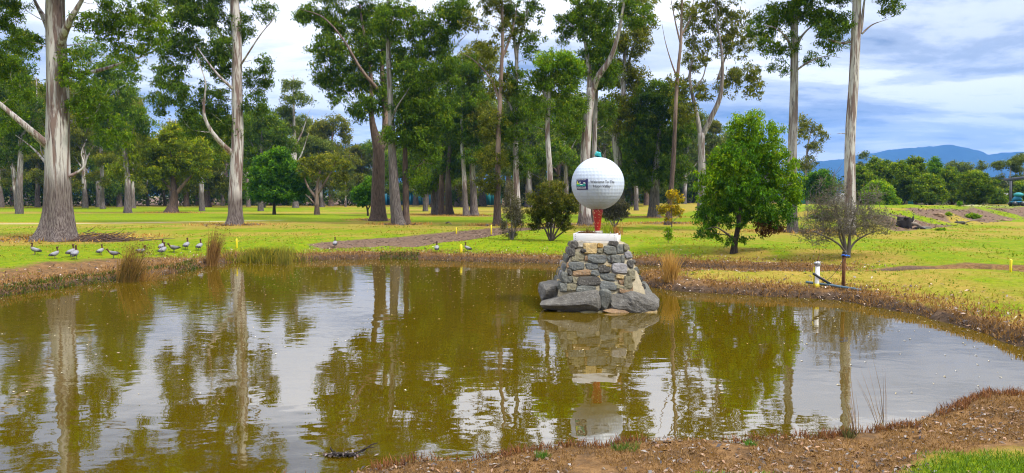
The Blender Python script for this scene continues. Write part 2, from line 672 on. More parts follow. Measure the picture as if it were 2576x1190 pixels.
m, t, o = newmat('ground')
c = ocoord(t)
ms = N(t, 'ShaderNodeSeparateColor', i={0: attr(t).outputs['Color']})
at2 = attr(t, 'Col2')
trk = N(t, 'ShaderNodeSeparateColor', i={0: at2.outputs['Color']})
nA = noise_n(t, mapping(t, c, (1, 0.35, 1)), 1.1, 6, 0.62)
nB = noise_n(t, c, 9.0, 5, 0.65)
nC = noise_n(t, c, 42.0, 4, 0.7)
nD = noise_n(t, mapping(t, c, (0.10, 0.5, 1)), 1.0, 5, 0.6)
nE = noise_n(t, c, 3.2, 6, 0.7)
green = mixc(t, ramp(t, nB, [(0.33, 0), (0.66, 1)]), (0.048, 0.112, 0.002), (0.150, 0.222, 0.004))
green = mixc(t, ramp(t, nE, [(0.38, 0), (0.62, 0.75)]), green, (0.19, 0.21, 0.004))
dry = mixc(t, ramp(t, nB, [(0.3, 0), (0.7, 1)]), (0.20, 0.130, 0.020), (0.33, 0.24, 0.055))
dry = mixc(t, ramp(t, nE, [(0.40, 0), (0.66, 0.7)]), dry, (0.15, 0.17, 0.008))
lf = math_n(t, 'ADD', ms.outputs[1], math_n(t, 'MULTIPLY', math_n(t, 'SUBTRACT', nA, 0.5), 1.5))
lf = math_n(t, 'ADD', lf, math_n(t, 'MULTIPLY', math_n(t, 'SUBTRACT', nD, 0.5), 1.1))
lf = math_n(t, 'ADD', lf, math_n(t, 'MULTIPLY', math_n(t, 'SUBTRACT', nC, 0.5), 0.35))
gcol = mixc(t, ramp(t, lf, [(0.22, 0), (0.62, 1)]), dry, green)
bank = mixc(t, ramp(t, nB, [(0.3, 0), (0.7, 1)]), (0.085, 0.042, 0.016), (0.235, 0.135, 0.058))
bank = mixc(t, ramp(t, nC, [(0.50, 0), (0.70, 0.5)]), bank, (0.26, 0.155, 0.065))
bank = mixc(t, ramp(t, nE, [(0.45, 0), (0.62, 0.7)]), bank, (0.075, 0.05, 0.03))
mf = math_n(t, 'ADD', ms.outputs[0], math_n(t, 'MULTIPLY', math_n(t, 'SUBTRACT', nB, 0.5), 0.7))
gcol = mixc(t, ramp(t, mf, [(0.36, 0), (0.62, 1)]), gcol, bank)
earth = mixc(t, ramp(t, nC, [(0.35, 0), (0.68, 1)]), (0.085, 0.055, 0.040), (0.22, 0.145, 0.095))
earth = mixc(t, ramp(t, nB, [(0.42, 0), (0.64, 0.8)]), earth, (0.10, 0.066, 0.05))
ef = math_n(t, 'ADD', ms.outputs[2], math_n(t, 'MULTIPLY', math_n(t, 'SUBTRACT', nB, 0.5), 0.5))
gcol = mixc(t, ramp(t, ef, [(0.4, 0), (0.6, 1)]), gcol, earth)
gcol = mixc(t, trk.outputs[0], gcol, (0.36, 0.31, 0.22))
gcol = mixc(t, math_n(t, 'MULTIPLY', trk.outputs[1], ramp(t, nB, [(0.3, 0.6), (0.6, 1.0)])), gcol, (0.038, 0.026, 0.016))
p = principled(t, o, gcol, 0.9, 0.05)
hh = math_n(t, 'ADD', math_n(t, 'MULTIPLY', nC, 0.35), nB)
t.links.new(bump(t, hh, 0.85, 0.06), p.inputs['Normal'])
M['ground'] = m
ground = npobj('ground', np.stack([fx, fy, fz], -1), None, GQ, M['ground'], np.stack([mr, lush, mb], -1), True)
a2 = ground.data.color_attributes.new('Col2', 'FLOAT_COLOR', 'POINT')
cc = np.ones((len(fx), 4), dtype=np.float32)
cc[:, 0] = tr_
cc[:, 1] = np.maximum(smooth((0.17 - SD) / 0.10), smooth(1.1 - dl_ / 0.42))
a2.data.foreach_set('color', cc.ravel())
tag(ground, kind='structure')

# ------------------------------------------------------------------ water
m, t, o = newmat('pond_water')
c = ocoord(t)
wa = noise_n(t, mapping(t, c, (1.0, 1.5, 1)), 1.5, 2, 0.45, 0.2)
wb = noise_n(t, mapping(t, c, (1.0, 1.7, 1), (5, 3, 0)), 6.5, 2, 0.5, 0.3)
wc = noise_n(t, mapping(t, c, (1.0, 2.2, 1), (1, 9, 0)), 17.0, 1, 0.5)
breeze = ramp(t, noise_n(t, mapping(t, c, (0.10, 0.22, 1), (2.4, 0.6, 0)), 1.0, 2, 0.5), [(0.42, 0.12), (0.60, 1.0)])
sx = N(t, 'ShaderNodeSeparateXYZ', i={0: c})
hgt = math_n(t, 'ADD', math_n(t, 'MULTIPLY', wa, 0.0040),
             math_n(t, 'MULTIPLY', math_n(t, 'ADD', math_n(t, 'MULTIPLY', wb, 0.00095), math_n(t, 'MULTIPLY', wc, 0.00018)), breeze))
mud = mixc(t, noise_n(t, c, 0.5, 3, 0.5), (0.058, 0.0375, 0.0004), (0.075, 0.050, 0.0008))
p = principled(t, o, mud, 0.0, 0.85, IOR=2.7)
b_ = t.nodes.new('ShaderNodeBump')
b_.inputs['Strength'].default_value = 1.0
b_.inputs['Distance'].default_value = 1.0
t.links.new(hgt, b_.inputs['Height'])
t.links.new(b_.outputs[0], p.inputs['Normal'])
M['water'] = m
wx0, wx1 = POND[:, 0].min() - 1, POND[:, 0].max() + 1
wy0, wy1 = POND[:, 1].min() - 1, POND[:, 1].max() + 1
gx, gy = np.meshgrid(np.linspace(wx0, wx1, 30), np.linspace(wy0, wy1, 30))
ii = (np.arange(29)[:, None] * 30 + np.arange(29)[None]).ravel()
water = npobj('pond_water', np.stack([gx.ravel(), gy.ravel(), np.zeros(900)], -1), None, np.stack([ii, ii + 1, ii + 31, ii + 30], -1), M['water'])
tag(water, kind='structure')

# ------------------------------------------------------------------ hills and air
M['hill'] = mat_simple('hill_forest', (0.015, 0.032, 0.03), 0.95, 0.05, 0.6, 0.012, 0, 30, 0.4)
YH = 4200.0
prof = [(-1500, 455), (-800, 430), (-200, 415), (200, 400), (500, 385), (700, 374), (860, 364), (1000, 370), (1200, 390), (1500, 415), (1800, 427), (1980, 420), (2080, 404), (2150, 391), (2230, 379), (2300, 371),
        (2340, 367), (2375, 363), (2410, 366), (2450, 378), (2485, 391), (2520, 386), (2576, 380), (2700, 372), (2900, 390), (3300, 420), (4200, 455)]
hx = np.array([aty(a, b, YH)[0] for a, b in prof])
hz = np.array([aty(a, b, YH)[2] for a, b in prof])
X = np.linspace(-5400, 5400, 520)
Zr = np.interp(X, hx, hz)
Zr = Zr + (fbm(X * 0.006, X * 0 + 2, 5) - 0.47) * 26 + (fbm(X * 0.05, X * 0, 8) - 0.47) * 9
V = []
for k, (dy, fz_) in enumerate(((-900, -0.02), (-650, 0.22), (-430, 0.45), (-220, 0.74), (-80, 0.93), (0, 1.0), (250, 0.8), (700, 0.3))):
    zz_ = Zr * fz_ * (1 + 0.18 * (fbm(X * 0.004 + k, X * 0 + k * 0.7, 60) - 0.47) * 2 * (1 if 0 < fz_ < 1 else 0))
    V.append(np.stack([X, np.full_like(X, YH + dy), zz_ if fz_ > 0 else np.full_like(X, -0.5)], -1))
V = np.vstack(V)
n = len(X)
i = (np.arange(7)[:, None] * n + np.arange(n - 1)[None]).ravel()
hill = npobj('hill_range', V, None, np.stack([i, i + 1, i + n + 1, i + n], -1), M['hill'], None, True)
tag(hill, kind='structure')

m, t, o = newmat('haze')
v = t.nodes.new('ShaderNodeVolumePrincipled')
v.inputs['Color'].default_value = (0.14, 0.41, 1.0, 1)
v.inputs['Density'].default_value = 0.00015
v.inputs['Anisotropy'].default_value = 0.0
t.links.new(v.outputs[0], o.inputs['Volume'])
mbx = MB().box((0, 2550, 228), (11600, 5800, 460))
haze = mbx.build('haze', m)
tag(haze, kind='stuff')
haze['label'] = 'thin blue air between the pond and the distant hills'

# ------------------------------------------------------------------ trees
PAL = {
    'gum': ((0.034, 0.082, 0.004), (0.150, 0.255, 0.007), (0.30, 0.32, 0.014)),
    'gumdark': ((0.027, 0.066, 0.004), (0.120, 0.205, 0.008), (0.23, 0.25, 0.014)),
    'gumolive': ((0.058, 0.082, 0.006), (0.190, 0.215, 0.012), (0.34, 0.28, 0.022)),
    'bright': ((0.045, 0.120, 0.002), (0.190, 0.340, 0.004), (0.38, 0.40, 0.006)),
    'yellow': ((0.065, 0.115, 0.002), (0.230, 0.290, 0.004), (0.52, 0.44, 0.006)),
    'acacia': ((0.020, 0.072, 0.002), (0.095, 0.235, 0.003), (0.18, 0.30, 0.005)),
    'row': ((0.024, 0.070, 0.002), (0.150, 0.240, 0.003), (0.32, 0.35, 0.005)),
    'far': ((0.045, 0.080, 0.012), (0.150, 0.200, 0.025), (0.27, 0.29, 0.055)),
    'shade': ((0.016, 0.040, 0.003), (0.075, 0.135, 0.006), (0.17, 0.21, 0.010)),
    'flower': ((0.12, 0.13, 0.006), (0.50, 0.36, 0.006), (0.70, 0.48, 0.006)),
    'heath': ((0.028, 0.045, 0.004), (0.110, 0.125, 0.010), (0.22, 0.17, 0.02)),
    'grey': ((0.06, 0.060, 0.035), (0.14, 0.135, 0.080), (0.20, 0.18, 0.11)),
    'brown': ((0.05, 0.022, 0.010), (0.14, 0.060, 0.018), (0.22, 0.10, 0.03)),
}


def leaves(rng, C, rad, per, L, W, pal, droop=0.6, flat=0.75, tone=None):
    """leaf-sized faces in puffs around the points C; returns vertices, triangles, colours"""
    C = np.asarray(C)
    K = len(C)
    per = np.broadcast_to(np.asarray(per), (K,)).astype(int)
    rad = np.broadcast_to(np.asarray(rad, dtype=float), (K,))
    idx = np.repeat(np.arange(K), per)
    n = len(idx)
    d = rng.normal(size=(n, 3))
    d /= np.linalg.norm(d, axis=1)[:, None]
    r = rng.random(n) ** 0.5 * (0.55 + 0.75 * rng.random(n))
    off = d * (r * rad[idx])[:, None] * np.array([1, 1, flat])
    P = C[idx] + off
    ax = rng.normal(size=(n, 3)) + off / (rad[idx][:, None] + 1e-6) * 0.5
    ax[:, 2] -= droop
    ax /= np.linalg.norm(ax, axis=1)[:, None]
    sd_ = np.cross(ax, rng.normal(size=(n, 3)))
    sd_ /= np.linalg.norm(sd_, axis=1)[:, None] + 1e-9
    ll = L * (0.65 + 0.7 * rng.random(n))[:, None]
    ww = W * (0.7 + 0.6 * rng.random(n))[:, None]
    V = np.empty((n, 3, 3))
    V[:, 0] = P - ax * ll * 0.5 - sd_ * ww * 0.5
    V[:, 1] = P - ax * ll * 0.3 + sd_ * ww * 0.5
    V[:, 2] = P + ax * ll * 0.5
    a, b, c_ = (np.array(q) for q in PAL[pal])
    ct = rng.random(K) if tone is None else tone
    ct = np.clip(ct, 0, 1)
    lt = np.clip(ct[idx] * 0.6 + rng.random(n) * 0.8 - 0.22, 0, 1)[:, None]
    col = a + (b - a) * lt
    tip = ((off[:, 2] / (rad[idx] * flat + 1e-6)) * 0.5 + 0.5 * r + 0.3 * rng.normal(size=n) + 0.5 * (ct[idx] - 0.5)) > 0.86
    col[tip] = (col[tip] + c_) * 0.5  # lit puff tops painted in: upper outer leaves blend to the palette's brightest tone
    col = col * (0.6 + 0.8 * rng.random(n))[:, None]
    return V.reshape(-1, 3), np.arange(n * 3).reshape(-1, 3), np.repeat(col, 3, 0)


def branch_to(rng, mb, nodes, nrad, clumps, rmax=0.09, bark=0.0, sides=4, sag=0.12, updir=0.4, kr=0.012):
    """grow boughs from the woody nodes to every leaf clump, each new bough becoming wood to grow from"""
    nodes = np.asarray(nodes)
    nrad = np.asarray(nrad)
    d0 = np.array([np.min(np.linalg.norm(nodes - c, axis=1)) for c in clumps])
    for k in np.argsort(d0):
        c = clumps[k]
        dv = c - nodes
        d = np.linalg.norm(dv, axis=1)
        cost = d + np.maximum(0, -dv[:, 2]) * 1.6 + np.maximum(0, updir * d - dv[:, 2]) * 0.5
        j = int(np.argmin(cost))
        s = nodes[j]
        L = d[j]
        if L < 1e-3:
            continue
        r0 = min(nrad[j] * 0.7, 0.010 + kr * L, rmax)
        mid = (s + c) / 2 + rng.normal(size=3) * L * 0.11 + np.array([0, 0, -sag * L * 0.5 + 0.05 * L])
        n = 4 if L < 2 else 6
        P = bezier(s, mid, c, n)
        P[1:-1] += rng.normal(size=(n - 2, 3)) * L * 0.025
        rr = np.linspace(r0, max(r0 * 0.25, 0.006), n)
        mb.tube(P, rr, sides, (bark, 0, 0), cap=False)
        nodes = np.vstack([nodes, P[1:]])
        nrad = np.concatenate([nrad, rr[1:]])


def ellipsoid_pts(rng, n, shell=0.45):
    d = rng.normal(size=(n, 3))
    d /= np.linalg.norm(d, axis=1)[:, None]
    return d * ((shell + (1 - shell) * rng.random(n)) ** 0.8)[:, None] * (0.35 + 0.65 * rng.random(n) ** 0.4)[:, None]


NT = [0]


def tree(name, label, base, trunk, limbs=(), blobs=(), pal='gum', bark='bark_pale', cat='tree', group=None, cr=15.0, dens=1.6, lai=1.15,
         leafpx=6.6, rough=(0.25, 0.1), seed=None, depthk=0.8, Y=None, flare=1.0, droop=0.6, stubs=(), sides=12, lw=0.42, kr=0.012, rmax=0.09):
    """base (px,py); trunk [(px,py,width px[,depth off m])]; limbs the same; blobs [(cx,cy,rx,ry[,dens,pal])]"""
    NT[0] += 1
    if name in ('row_tree', 'lawn_tree', 'bottlebrush_bush'):
        cr, dens, lai, leafpx = cr * 1.2, dens * 2.2, lai * 1.3, leafpx * 1.15
    else:
        cr, dens, lai, leafpx, lw = cr * 1.12, dens * 3.5, lai * 0.76, leafpx * 1.22, lw * 0.84
        droop += 0.35
    rng = np.random.default_rng(seed if seed is not None else NT[0] * 17 + 5)
    if Y is None:
        b = onground(*base)
    else:
        b = aty(base[0], base[1], Y)
        b[2] = gz(b[0], b[1])
    Y = b[1]
    k = mperpx(Y)
    root = empty(name, b, label, cat, group)

    def P3(q):
        v = aty(q[0], q[1], Y)
        if len(q) > 3:
            v = v + np.array([0, q[3], 0])
        return v

    pts = [P3(q) for q in trunk]
    pts[0] = np.array([pts[0][0], Y, b[2] - 0.15])
    rad = np.array([q[2] * k * 0.45 for q in trunk])
    C = catmull(pts, 8)
    rr = np.interp(np.linspace(0, len(pts) - 1, len(C)), np.arange(len(pts)), rad)
    arc = np.concatenate([[0], np.cumsum(np.linalg.norm(np.diff(C, axis=0), axis=1))])
    na = int(np.clip(arc[-1] / 0.28, 14, 60 if sides > 10 else 22))
    sa_ = arc[-1] * np.linspace(0, 1, na) ** 1.5
    rr = np.interp(sa_, arc, rr)
    C = np.stack([np.interp(sa_, arc, C[:, q]) for q in range(3)], -1)
    wob = np.stack([np.sin(sa_ * 0.9 + rng.random() * 6) * 0.10, np.sin(sa_ * 0.7 + rng.random() * 6) * 0.10, 0 * sa_], -1)
    C += wob * rr[:, None] * smooth(sa_ / 2)[:, None]
    hh = C[:, 2] - b[2]
    H = max(hh.max(), 0.1)
    fl = 1 + flare * 0.10 * np.exp(-np.maximum(hh, 0) / (rad[0] * 1.1 + 1e-6))
    ph = rng.random(4) * 6.28

    def lob(a, z):
        h_ = np.maximum(z - b[2], 0)
        e = np.exp(-h_ / (rad[0] * 1.3 + 1e-6))
        return 1 + flare * (e * (0.10 * np.sin(3 * a + ph[0]) + 0.10 * np.sin(5 * a + ph[1]) + 0.06 * np.sin(9 * a + ph[2])) + 0.035 * np.exp(-h_ / (rad[0] * 5 + 1e-6)) * np.sin(13 * a + ph[0] + 0.3 * np.sin(h_ * 2)) + 0.03 * np.sin(4 * a + ph[3] + h_ * 0.15) + 0.015 * np.sin(9 * a + h_ * 0.2))

    rf = 1 - smooth((hh / H - rough[0]) / max(rough[1], 1e-3) + 0.5)
    cc_ = np.stack([np.clip(rf, 0, 1), rf * 0, rf * 0], -1)
    tb = MB().tube(C - b, rr * fl, sides, cc_, True, lambda a, z: lob(a, z + b[2]))
    up = hh > 0.3 * H
    nodes = [C[up]]
    nrad = [rr[up]]
    for lb in limbs:
        lpts = [P3(q) for q in lb]
        lpts[0][1] = Y
        lp = catmull(lpts, 6)
        lr = np.interp(np.linspace(0, len(lb) - 1, len(lp)), np.arange(len(lb)), [q[2] * k * 0.5 for q in lb])
        lr = lr * (1 - 0.65 * np.linspace(0, 1, len(lr)) ** 1.5)
        mbl = MB().tube(lp - b, lr, 8, (0.22, 0, 0), True)
        mbl.build('limb', M[bark], root, True)
        nodes.append(lp[2:])
        nrad.append(lr[2:])
    tb.build('trunk', M[bark], root, True)
    for lb in stubs:                      # bare dead boughs
        lp = catmull([P3(q) for q in lb], 5)
        lr = np.interp(np.linspace(0, len(lb) - 1, len(lp)), np.arange(len(lb)), [q[2] * k * 0.5 for q in lb])
        MB().tube(lp - b, lr, 6, (0.0, 0, 0), True).build('dead_bough', M[bark], root, True)
    if blobs:
        allC = []
        tones = []
        pals = {}
        for bl in blobs:
            cx, cy, rx, ry = bl[:4]
            if name in ('gum_tree', 'leafy_tree', 'lawn_tree'):
                rx, ry = rx * 1.17, ry * 1.14
            dn = bl[4] if len(bl) > 4 else 1.0
            pl = bl[5] if len(bl) > 5 else pal
            if cy < 0:
                dn *= 1.35
            n = max(3, int(dens * dn * rx * ry / (cr * cr)))
            e = ellipsoid_pts(rng, n)
            c0 = aty(cx, cy, Y)
            D = max(min(rx, 160) * depthk, min(ry, 80) * 0.5)
            doff = rng.normal() * D * 0.35 * k
            pt = c0 + e * np.array([rx * k, D * k, ry * k]) + np.array([0, doff, 0])
            pt[:, 2] = np.maximum(pt[:, 2], b[2] + cr * k * 0.8)
            pals.setdefault(pl, []).append(pt)
            allC.append(pt)
        allC = np.vstack(allC)
        bm_ = MB()
        sel = allC if len(allC) < 170 else allC[rng.choice(len(allC), 170, replace=False)]
        branch_to(rng, bm_, np.vstack(nodes), np.concatenate(nrad), sel, kr=kr, rmax=rmax)
        bm_.V = [v - b for v in bm_.V]
        bm_.build('branch_framework', M[bark], root, True)['kind'] = 'stuff'
        cm = MB()
        Lf = leafpx * k
        for pl, lst in pals.items():
            pt = np.vstack(lst)
            crs = cr * k * (0.5 + 0.95 * rng.random(len(pt)))
            per = lai * math.pi * (crs / k) ** 2 / (leafpx * leafpx * lw * 0.5)
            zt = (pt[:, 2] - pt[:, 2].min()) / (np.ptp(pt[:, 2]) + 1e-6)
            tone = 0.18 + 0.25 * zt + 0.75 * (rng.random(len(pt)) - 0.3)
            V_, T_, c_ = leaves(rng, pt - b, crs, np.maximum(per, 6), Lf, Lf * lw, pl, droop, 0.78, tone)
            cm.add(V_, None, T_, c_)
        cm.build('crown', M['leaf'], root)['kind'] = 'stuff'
    return root


def copy_tree(src, loc, rz=0.0, sc=1.0, label=None, group=None):
    o = src.copy()
    COL.objects.link(o)
    o.location = loc
    o.rotation_euler = (0, 0, rz)
    o.scale = (sc, sc, sc) if np.isscalar(sc) else sc
    if label:
        o['label'] = label
    if group:
        o['group'] = group
    for ch in list(src.children):
        c = ch.copy()
        COL.objects.link(c)
        c.parent = o
        for g in list(ch.children):
            d = g.copy()
            COL.objects.link(d)
            d.parent = c
    return o


# --- the big pale gum at the left
tree('gum_tree', 'huge pale gum with flared shaggy butt, nearest tree left of the pond', (145, 606),
     [(145, 606, 108), (146, 575, 82), (147, 520, 68), (148, 440, 62), (146, 330, 58), (143, 220, 54), (141, 110, 50), (140, 0, 47), (146, -110, 40), (150, -230, 30), (155, -330, 16)],
     [[(132, 378, 22, -.3), (105, 330, 18, -.8), (60, 280, 14, -1.2), (22, 235, 11, -1.5), (2, 175, 9, -1.6), (-20, 60, 6, -1.6)],
      [(128, 470, 14, .5), (100, 440, 11, 1), (45, 392, 8, 1.6), (0, 360, 6, 2), (-40, 330, 5, 2)],
      [(135, 105, 26, .2), (108, 72, 22, .5), (80, 32, 18, .8), (52, -8, 14, 1), (20, -80, 10, 1)],
      [(152, 135, 24, 0), (172, 100, 21, -.4), (205, 62, 18, -.8), (235, 25, 15, -1), (262, -10, 12, -1.2), (300, -90, 8, -1.2)],
      [(160, 190, 12, .8), (195, 165, 10, 1.4), (250, 135, 8, 2), (310, 105, 6, 2.4), (360, 70, 4, 2.4)],
      [(165, 310, 10, .6), (195, 285, 7, 1), (212, 250, 6, 1.2), (230, 210, 4, 1.4)],
      [(172, 445, 9, .3), (192, 425, 8, .4), (200, 400, 6, .5), (197, 375, 4, .5)]],
     [(20, 40, 60, 55), (60, 110, 50, 40, .8), (15, 165, 45, 50), (40, -60, 110, 60), (200, 190, 40, 60, .7), (240, 60, 60, 40, .9), (310, 30, 70, 40, .8), (350, 110, 35, 50, .5),
      (230, 270, 50, 60, .9), (280, 330, 45, 50, .5), (300, -70, 110, 55), (170, -140, 130, 60), (90, -210, 120, 60), (260, -180, 110, 60), (60, 230, 40, 40, .6), (330, 180, 30, 40, .5), (20, 300, 40, 60, .5), (-60, -150, 60, 90), (350, 30, 55, 45, .9), (385, 90, 35, 40, .6), (290, 110, 45, 35, .6)],
     'gum', 'bark_pale', rough=(0.17, 0.16), sides=44, cr=13, dens=1.25, leafpx=7.0,
     stubs=[[(128, 405, 5), (112, 395, 4), (104, 380, 3), (101, 360, 2)], [(178, 445, 6), (210, 420, 4), (205, 385, 3), (218, 350, 2)]])

# --- second pale gum
tree('gum_tree', 'tall straight gum with smooth grey trunk, second big gum from the left', (592, 566),
     [(590, 567, 50), (593, 540, 38), (594, 470, 34), (595, 380, 32), (597, 280, 29), (597, 180, 27), (594, 90, 25), (589, 0, 24), (586, -90, 20), (590, -180, 14), (595, -250, 8)],
     [[(586, 388, 15, -.4), (568, 362, 13, -.8), (548, 330, 11, -1.2), (536, 295, 10, -1.4), (540, 255, 8, -1.6), (545, 215, 6, -1.8), (525, 150, 4, -2)],
      [(590, 140, 13, .3), (560, 105, 11, .8), (530, 65, 9, 1.2), (505, 20, 7, 1.6), (490, -40, 5, 2)],
      [(600, 172, 6, 0), (630, 140, 5, -.5), (665, 95, 4, -.8), (700, 58, 3, -1), (718, 38, 2, -1)],
      [(592, 230, 8, -.5), (560, 190, 7, -1), (520, 130, 5, -1.5)]],
     [(505, 30, 70, 45, 1.1), (450, 110, 60, 45, 1.2), (420, 190, 45, 45, 1.1), (455, 240, 45, 35, .8), (540, 160, 45, 50, 1), (530, 250, 45, 55, .9), (560, 320, 50, 45, .9), (640, 200, 35, 30, 1), (670, 160, 30, 28, .6), (640, 260, 35, 35, .7),
      (660, 30, 35, 30, .5), (490, 310, 50, 40, .8), (590, 60, 45, 50, .8), (560, -50, 110, 50, 1), (590, -140, 95, 60, 1), (640, -60, 60, 40, .8), (480, -110, 50, 50, .8), (400, 250, 30, 40, .6), (455, 40, 50, 40, .9), (430, -30, 50, 40, .9), (560, 120, 35, 40, .7)],
     'gumdark', 'bark_pale', rough=(0.09, 0.10), sides=30, cr=13, dens=1.35)

# --- fuller gums behind the big ones
for (lab, base, Yv, tr, lm, bl, pl) in [
    ('dense leafy gum filling the gap between the two big left gums', (322, 530), 80, [(322, 530, 20), (320, 450, 16), (312, 360, 12), (300, 260, 8), (295, 180, 4)], [[(314, 370, 8), (340, 320, 6), (365, 290, 3)], [(310, 350, 8), (270, 300, 6), (240, 270, 3)]],
     [(235, 200, 55, 55, 1), (290, 170, 50, 50, .9), (300, 240, 70, 50, 1.1), (250, 290, 60, 45, 1.1), (330, 300, 55, 45, 1.1), (280, 350, 60, 40, 1), (340, 370, 50, 45, 1, 'yellow'), (230, 130, 45, 40, .7), (310, 430, 50, 40, .9, 'yellow'), (370, 320, 30, 30, .8)], 'gum'),
    ('dense dark gum filling the left edge behind the limb of the huge gum', (48, 530), 78, [(48, 530, 20), (50, 450, 16), (52, 360, 12), (50, 260, 8), (46, 150, 4)], [[(51, 350, 8), (80, 300, 6), (95, 270, 3)], [(51, 340, 8), (15, 290, 6), (-10, 260, 3)]],
     [(20, 230, 50, 50, 1), (70, 180, 45, 50, 1), (30, 310, 55, 50, 1.1), (85, 270, 40, 50, 1), (70, 350, 50, 45, 1), (10, 380, 45, 40, 1), (60, 100, 50, 40, .8), (0, 140, 45, 50, .9)], 'gumdark'),
    ('leafy gum behind the right side of the second big gum', (655, 528), 92, [(655, 528, 16), (656, 460, 13), (658, 400, 10), (660, 330, 6), (662, 270, 3)], [[(657, 420, 6), (680, 370, 4), (705, 340, 2)], [(657, 410, 6), (635, 365, 4), (620, 340, 2)]],
     [(660, 290, 50, 35, 1), (640, 340, 45, 40, 1), (700, 330, 45, 40, 1.1), (670, 380, 55, 35, 1), (720, 370, 35, 35, .9), (630, 400, 35, 35, .9)], 'gumdark'),
    ('leafy gum rising left behind the second big gum\'s bent limb', (508, 528), 92, [(508, 528, 16), (506, 460, 13), (500, 400, 10), (495, 330, 6), (492, 280, 3)], [[(502, 420, 6), (475, 370, 4), (455, 345, 2)], [(502, 410, 6), (530, 365, 4), (545, 340, 2)]],
     [(490, 300, 50, 35, 1), (455, 340, 40, 30, .9), (530, 320, 45, 40, 1), (510, 370, 55, 40, 1), (550, 390, 40, 40, .9, 'yellow'), (480, 400, 40, 30, .9, 'yellow')], 'gum'),
    ('full green gum between the three central trunks and the middle-distance clump', (1070, 528), 92, [(1070, 528, 14), (1068, 460, 12), (1062, 380, 9), (1060, 300, 6), (1062, 210, 3)], [[(1066, 420, 6), (1040, 370, 4)], [(1066, 400, 6), (1095, 350, 4)]],
     [(1060, 240, 55, 45, 1), (1030, 310, 45, 45, 1), (1100, 300, 50, 45, 1), (1060, 370, 60, 40, 1.1), (1020, 410, 40, 35, .9), (1110, 400, 40, 35, .9), (1070, 440, 50, 30, .9)], 'gum'),
    ('full green gum over the bottlebrush bush, left of the white forked gum', (1425, 530), 85, [(1425, 530, 15), (1424, 460, 12), (1420, 380, 9), (1415, 300, 6), (1415, 240, 3)], [[(1422, 420, 6), (1395, 370, 4)], [(1422, 400, 6), (1450, 350, 4)]],
     [(1410, 270, 45, 40, 1), (1370, 320, 40, 40, 1), (1440, 330, 40, 45, 1), (1400, 390, 50, 40, 1), (1350, 400, 40, 40, .9), (1450, 420, 30, 40, .9)], 'gum'),
    ('full green gum between the lopped grey gum and the stout domed gum', (1600, 528), 95, [(1600, 528, 13), (1600, 460, 11), (1598, 380, 8), (1600, 320, 4)], [[(1600, 420, 5), (1580, 380, 4)], [(1600, 420, 5), (1625, 380, 4)]],
     [(1595, 330, 45, 35, 1), (1570, 390, 40, 40, 1), (1630, 380, 45, 40, 1), (1600, 430, 50, 35, 1), (1560, 450, 30, 30, .9)], 'gum')]:
    tree('forest_gum', lab, base, tr, lm, bl, pl, 'bark_grey', cr=12, dens=1.25, leafpx=6.0, Y=Yv, rough=(.2, .1), sides=10)

# --- small lawn trees at the left
tree('lawn_tree', 'low spreading tree with yellow-green crown and flared dark trunk on the far lawn', (435, 535),
     [(433, 536, 36), (437, 515, 24), (440, 490, 20), (436, 460, 15), (432, 420, 9), (430, 370, 4)],
     [[(440, 490, 10), (465, 460, 8), (490, 430, 6), (505, 400, 4)], [(438, 485, 9), (415, 460, 7), (390, 430, 5)]],
     [(430, 385, 62, 58, 1.5), (400, 430, 50, 40, 1.3), (470, 420, 50, 40, 1.3), (430, 340, 30, 30, 1.3), (505, 400, 38, 50, 1), (380, 400, 35, 40, 1)],
     'yellow', 'bark_brown', cr=11, dens=1.5, rough=(0.6, 0.2), flare=1.6, droop=0.4)
tree('lawn_tree', 'dense round deep green tree on a short thin trunk, lawn between the two tall gums', (690, 540),
     [(690, 541, 11), (690, 520, 8), (692, 480, 7), (693, 420, 4), (693, 385, 2)], [],
     [(690, 440, 66, 60, 2.2), (655, 470, 35, 38, 1.8), (735, 470, 36, 36, 1.8), (690, 485, 60, 24, 1.8), (700, 395, 30, 28, 1.8)],
     'acacia', 'bark_dark', cr=10, dens=1.7, lai=1.3, droop=0.1)
tree('lawn_tree', 'open olive-brown tree showing its forked bare boughs, beside the deep green round tree', (797, 540),
     [(797, 541, 18), (797, 520, 13), (797, 490, 11), (800, 460, 8), (805, 430, 5)],
     [[(797, 500, 8), (775, 470, 6), (765, 440, 4), (768, 410, 3)], [(798, 490, 8), (820, 455, 6), (838, 425, 4), (845, 400, 3)], [(797, 520, 6), (780, 500, 4), (768, 488, 3)]],
     [(805, 405, 50, 22, 1.1), (770, 420, 25, 25, .9), (850, 420, 35, 30, .9), (815, 430, 45, 25, .6), (860, 460, 25, 25, .7)],
     'gumolive', 'bark_brown', cr=9, dens=1.4, lai=0.9)
tree('lawn_tree', 'little dark bushy tree with a forked stem, just left of the thick central trunk', (925, 543),
     [(926, 544, 6), (924, 525, 5), (918, 510, 3)], [[(925, 528, 4), (932, 515, 3), (936, 500, 2)]],
     [(918, 488, 34, 26, 1.6), (935, 470, 25, 22, 1.4), (905, 505, 22, 14, 1.2)], 'acacia', 'bark_dark', cr=8, dens=1.6)

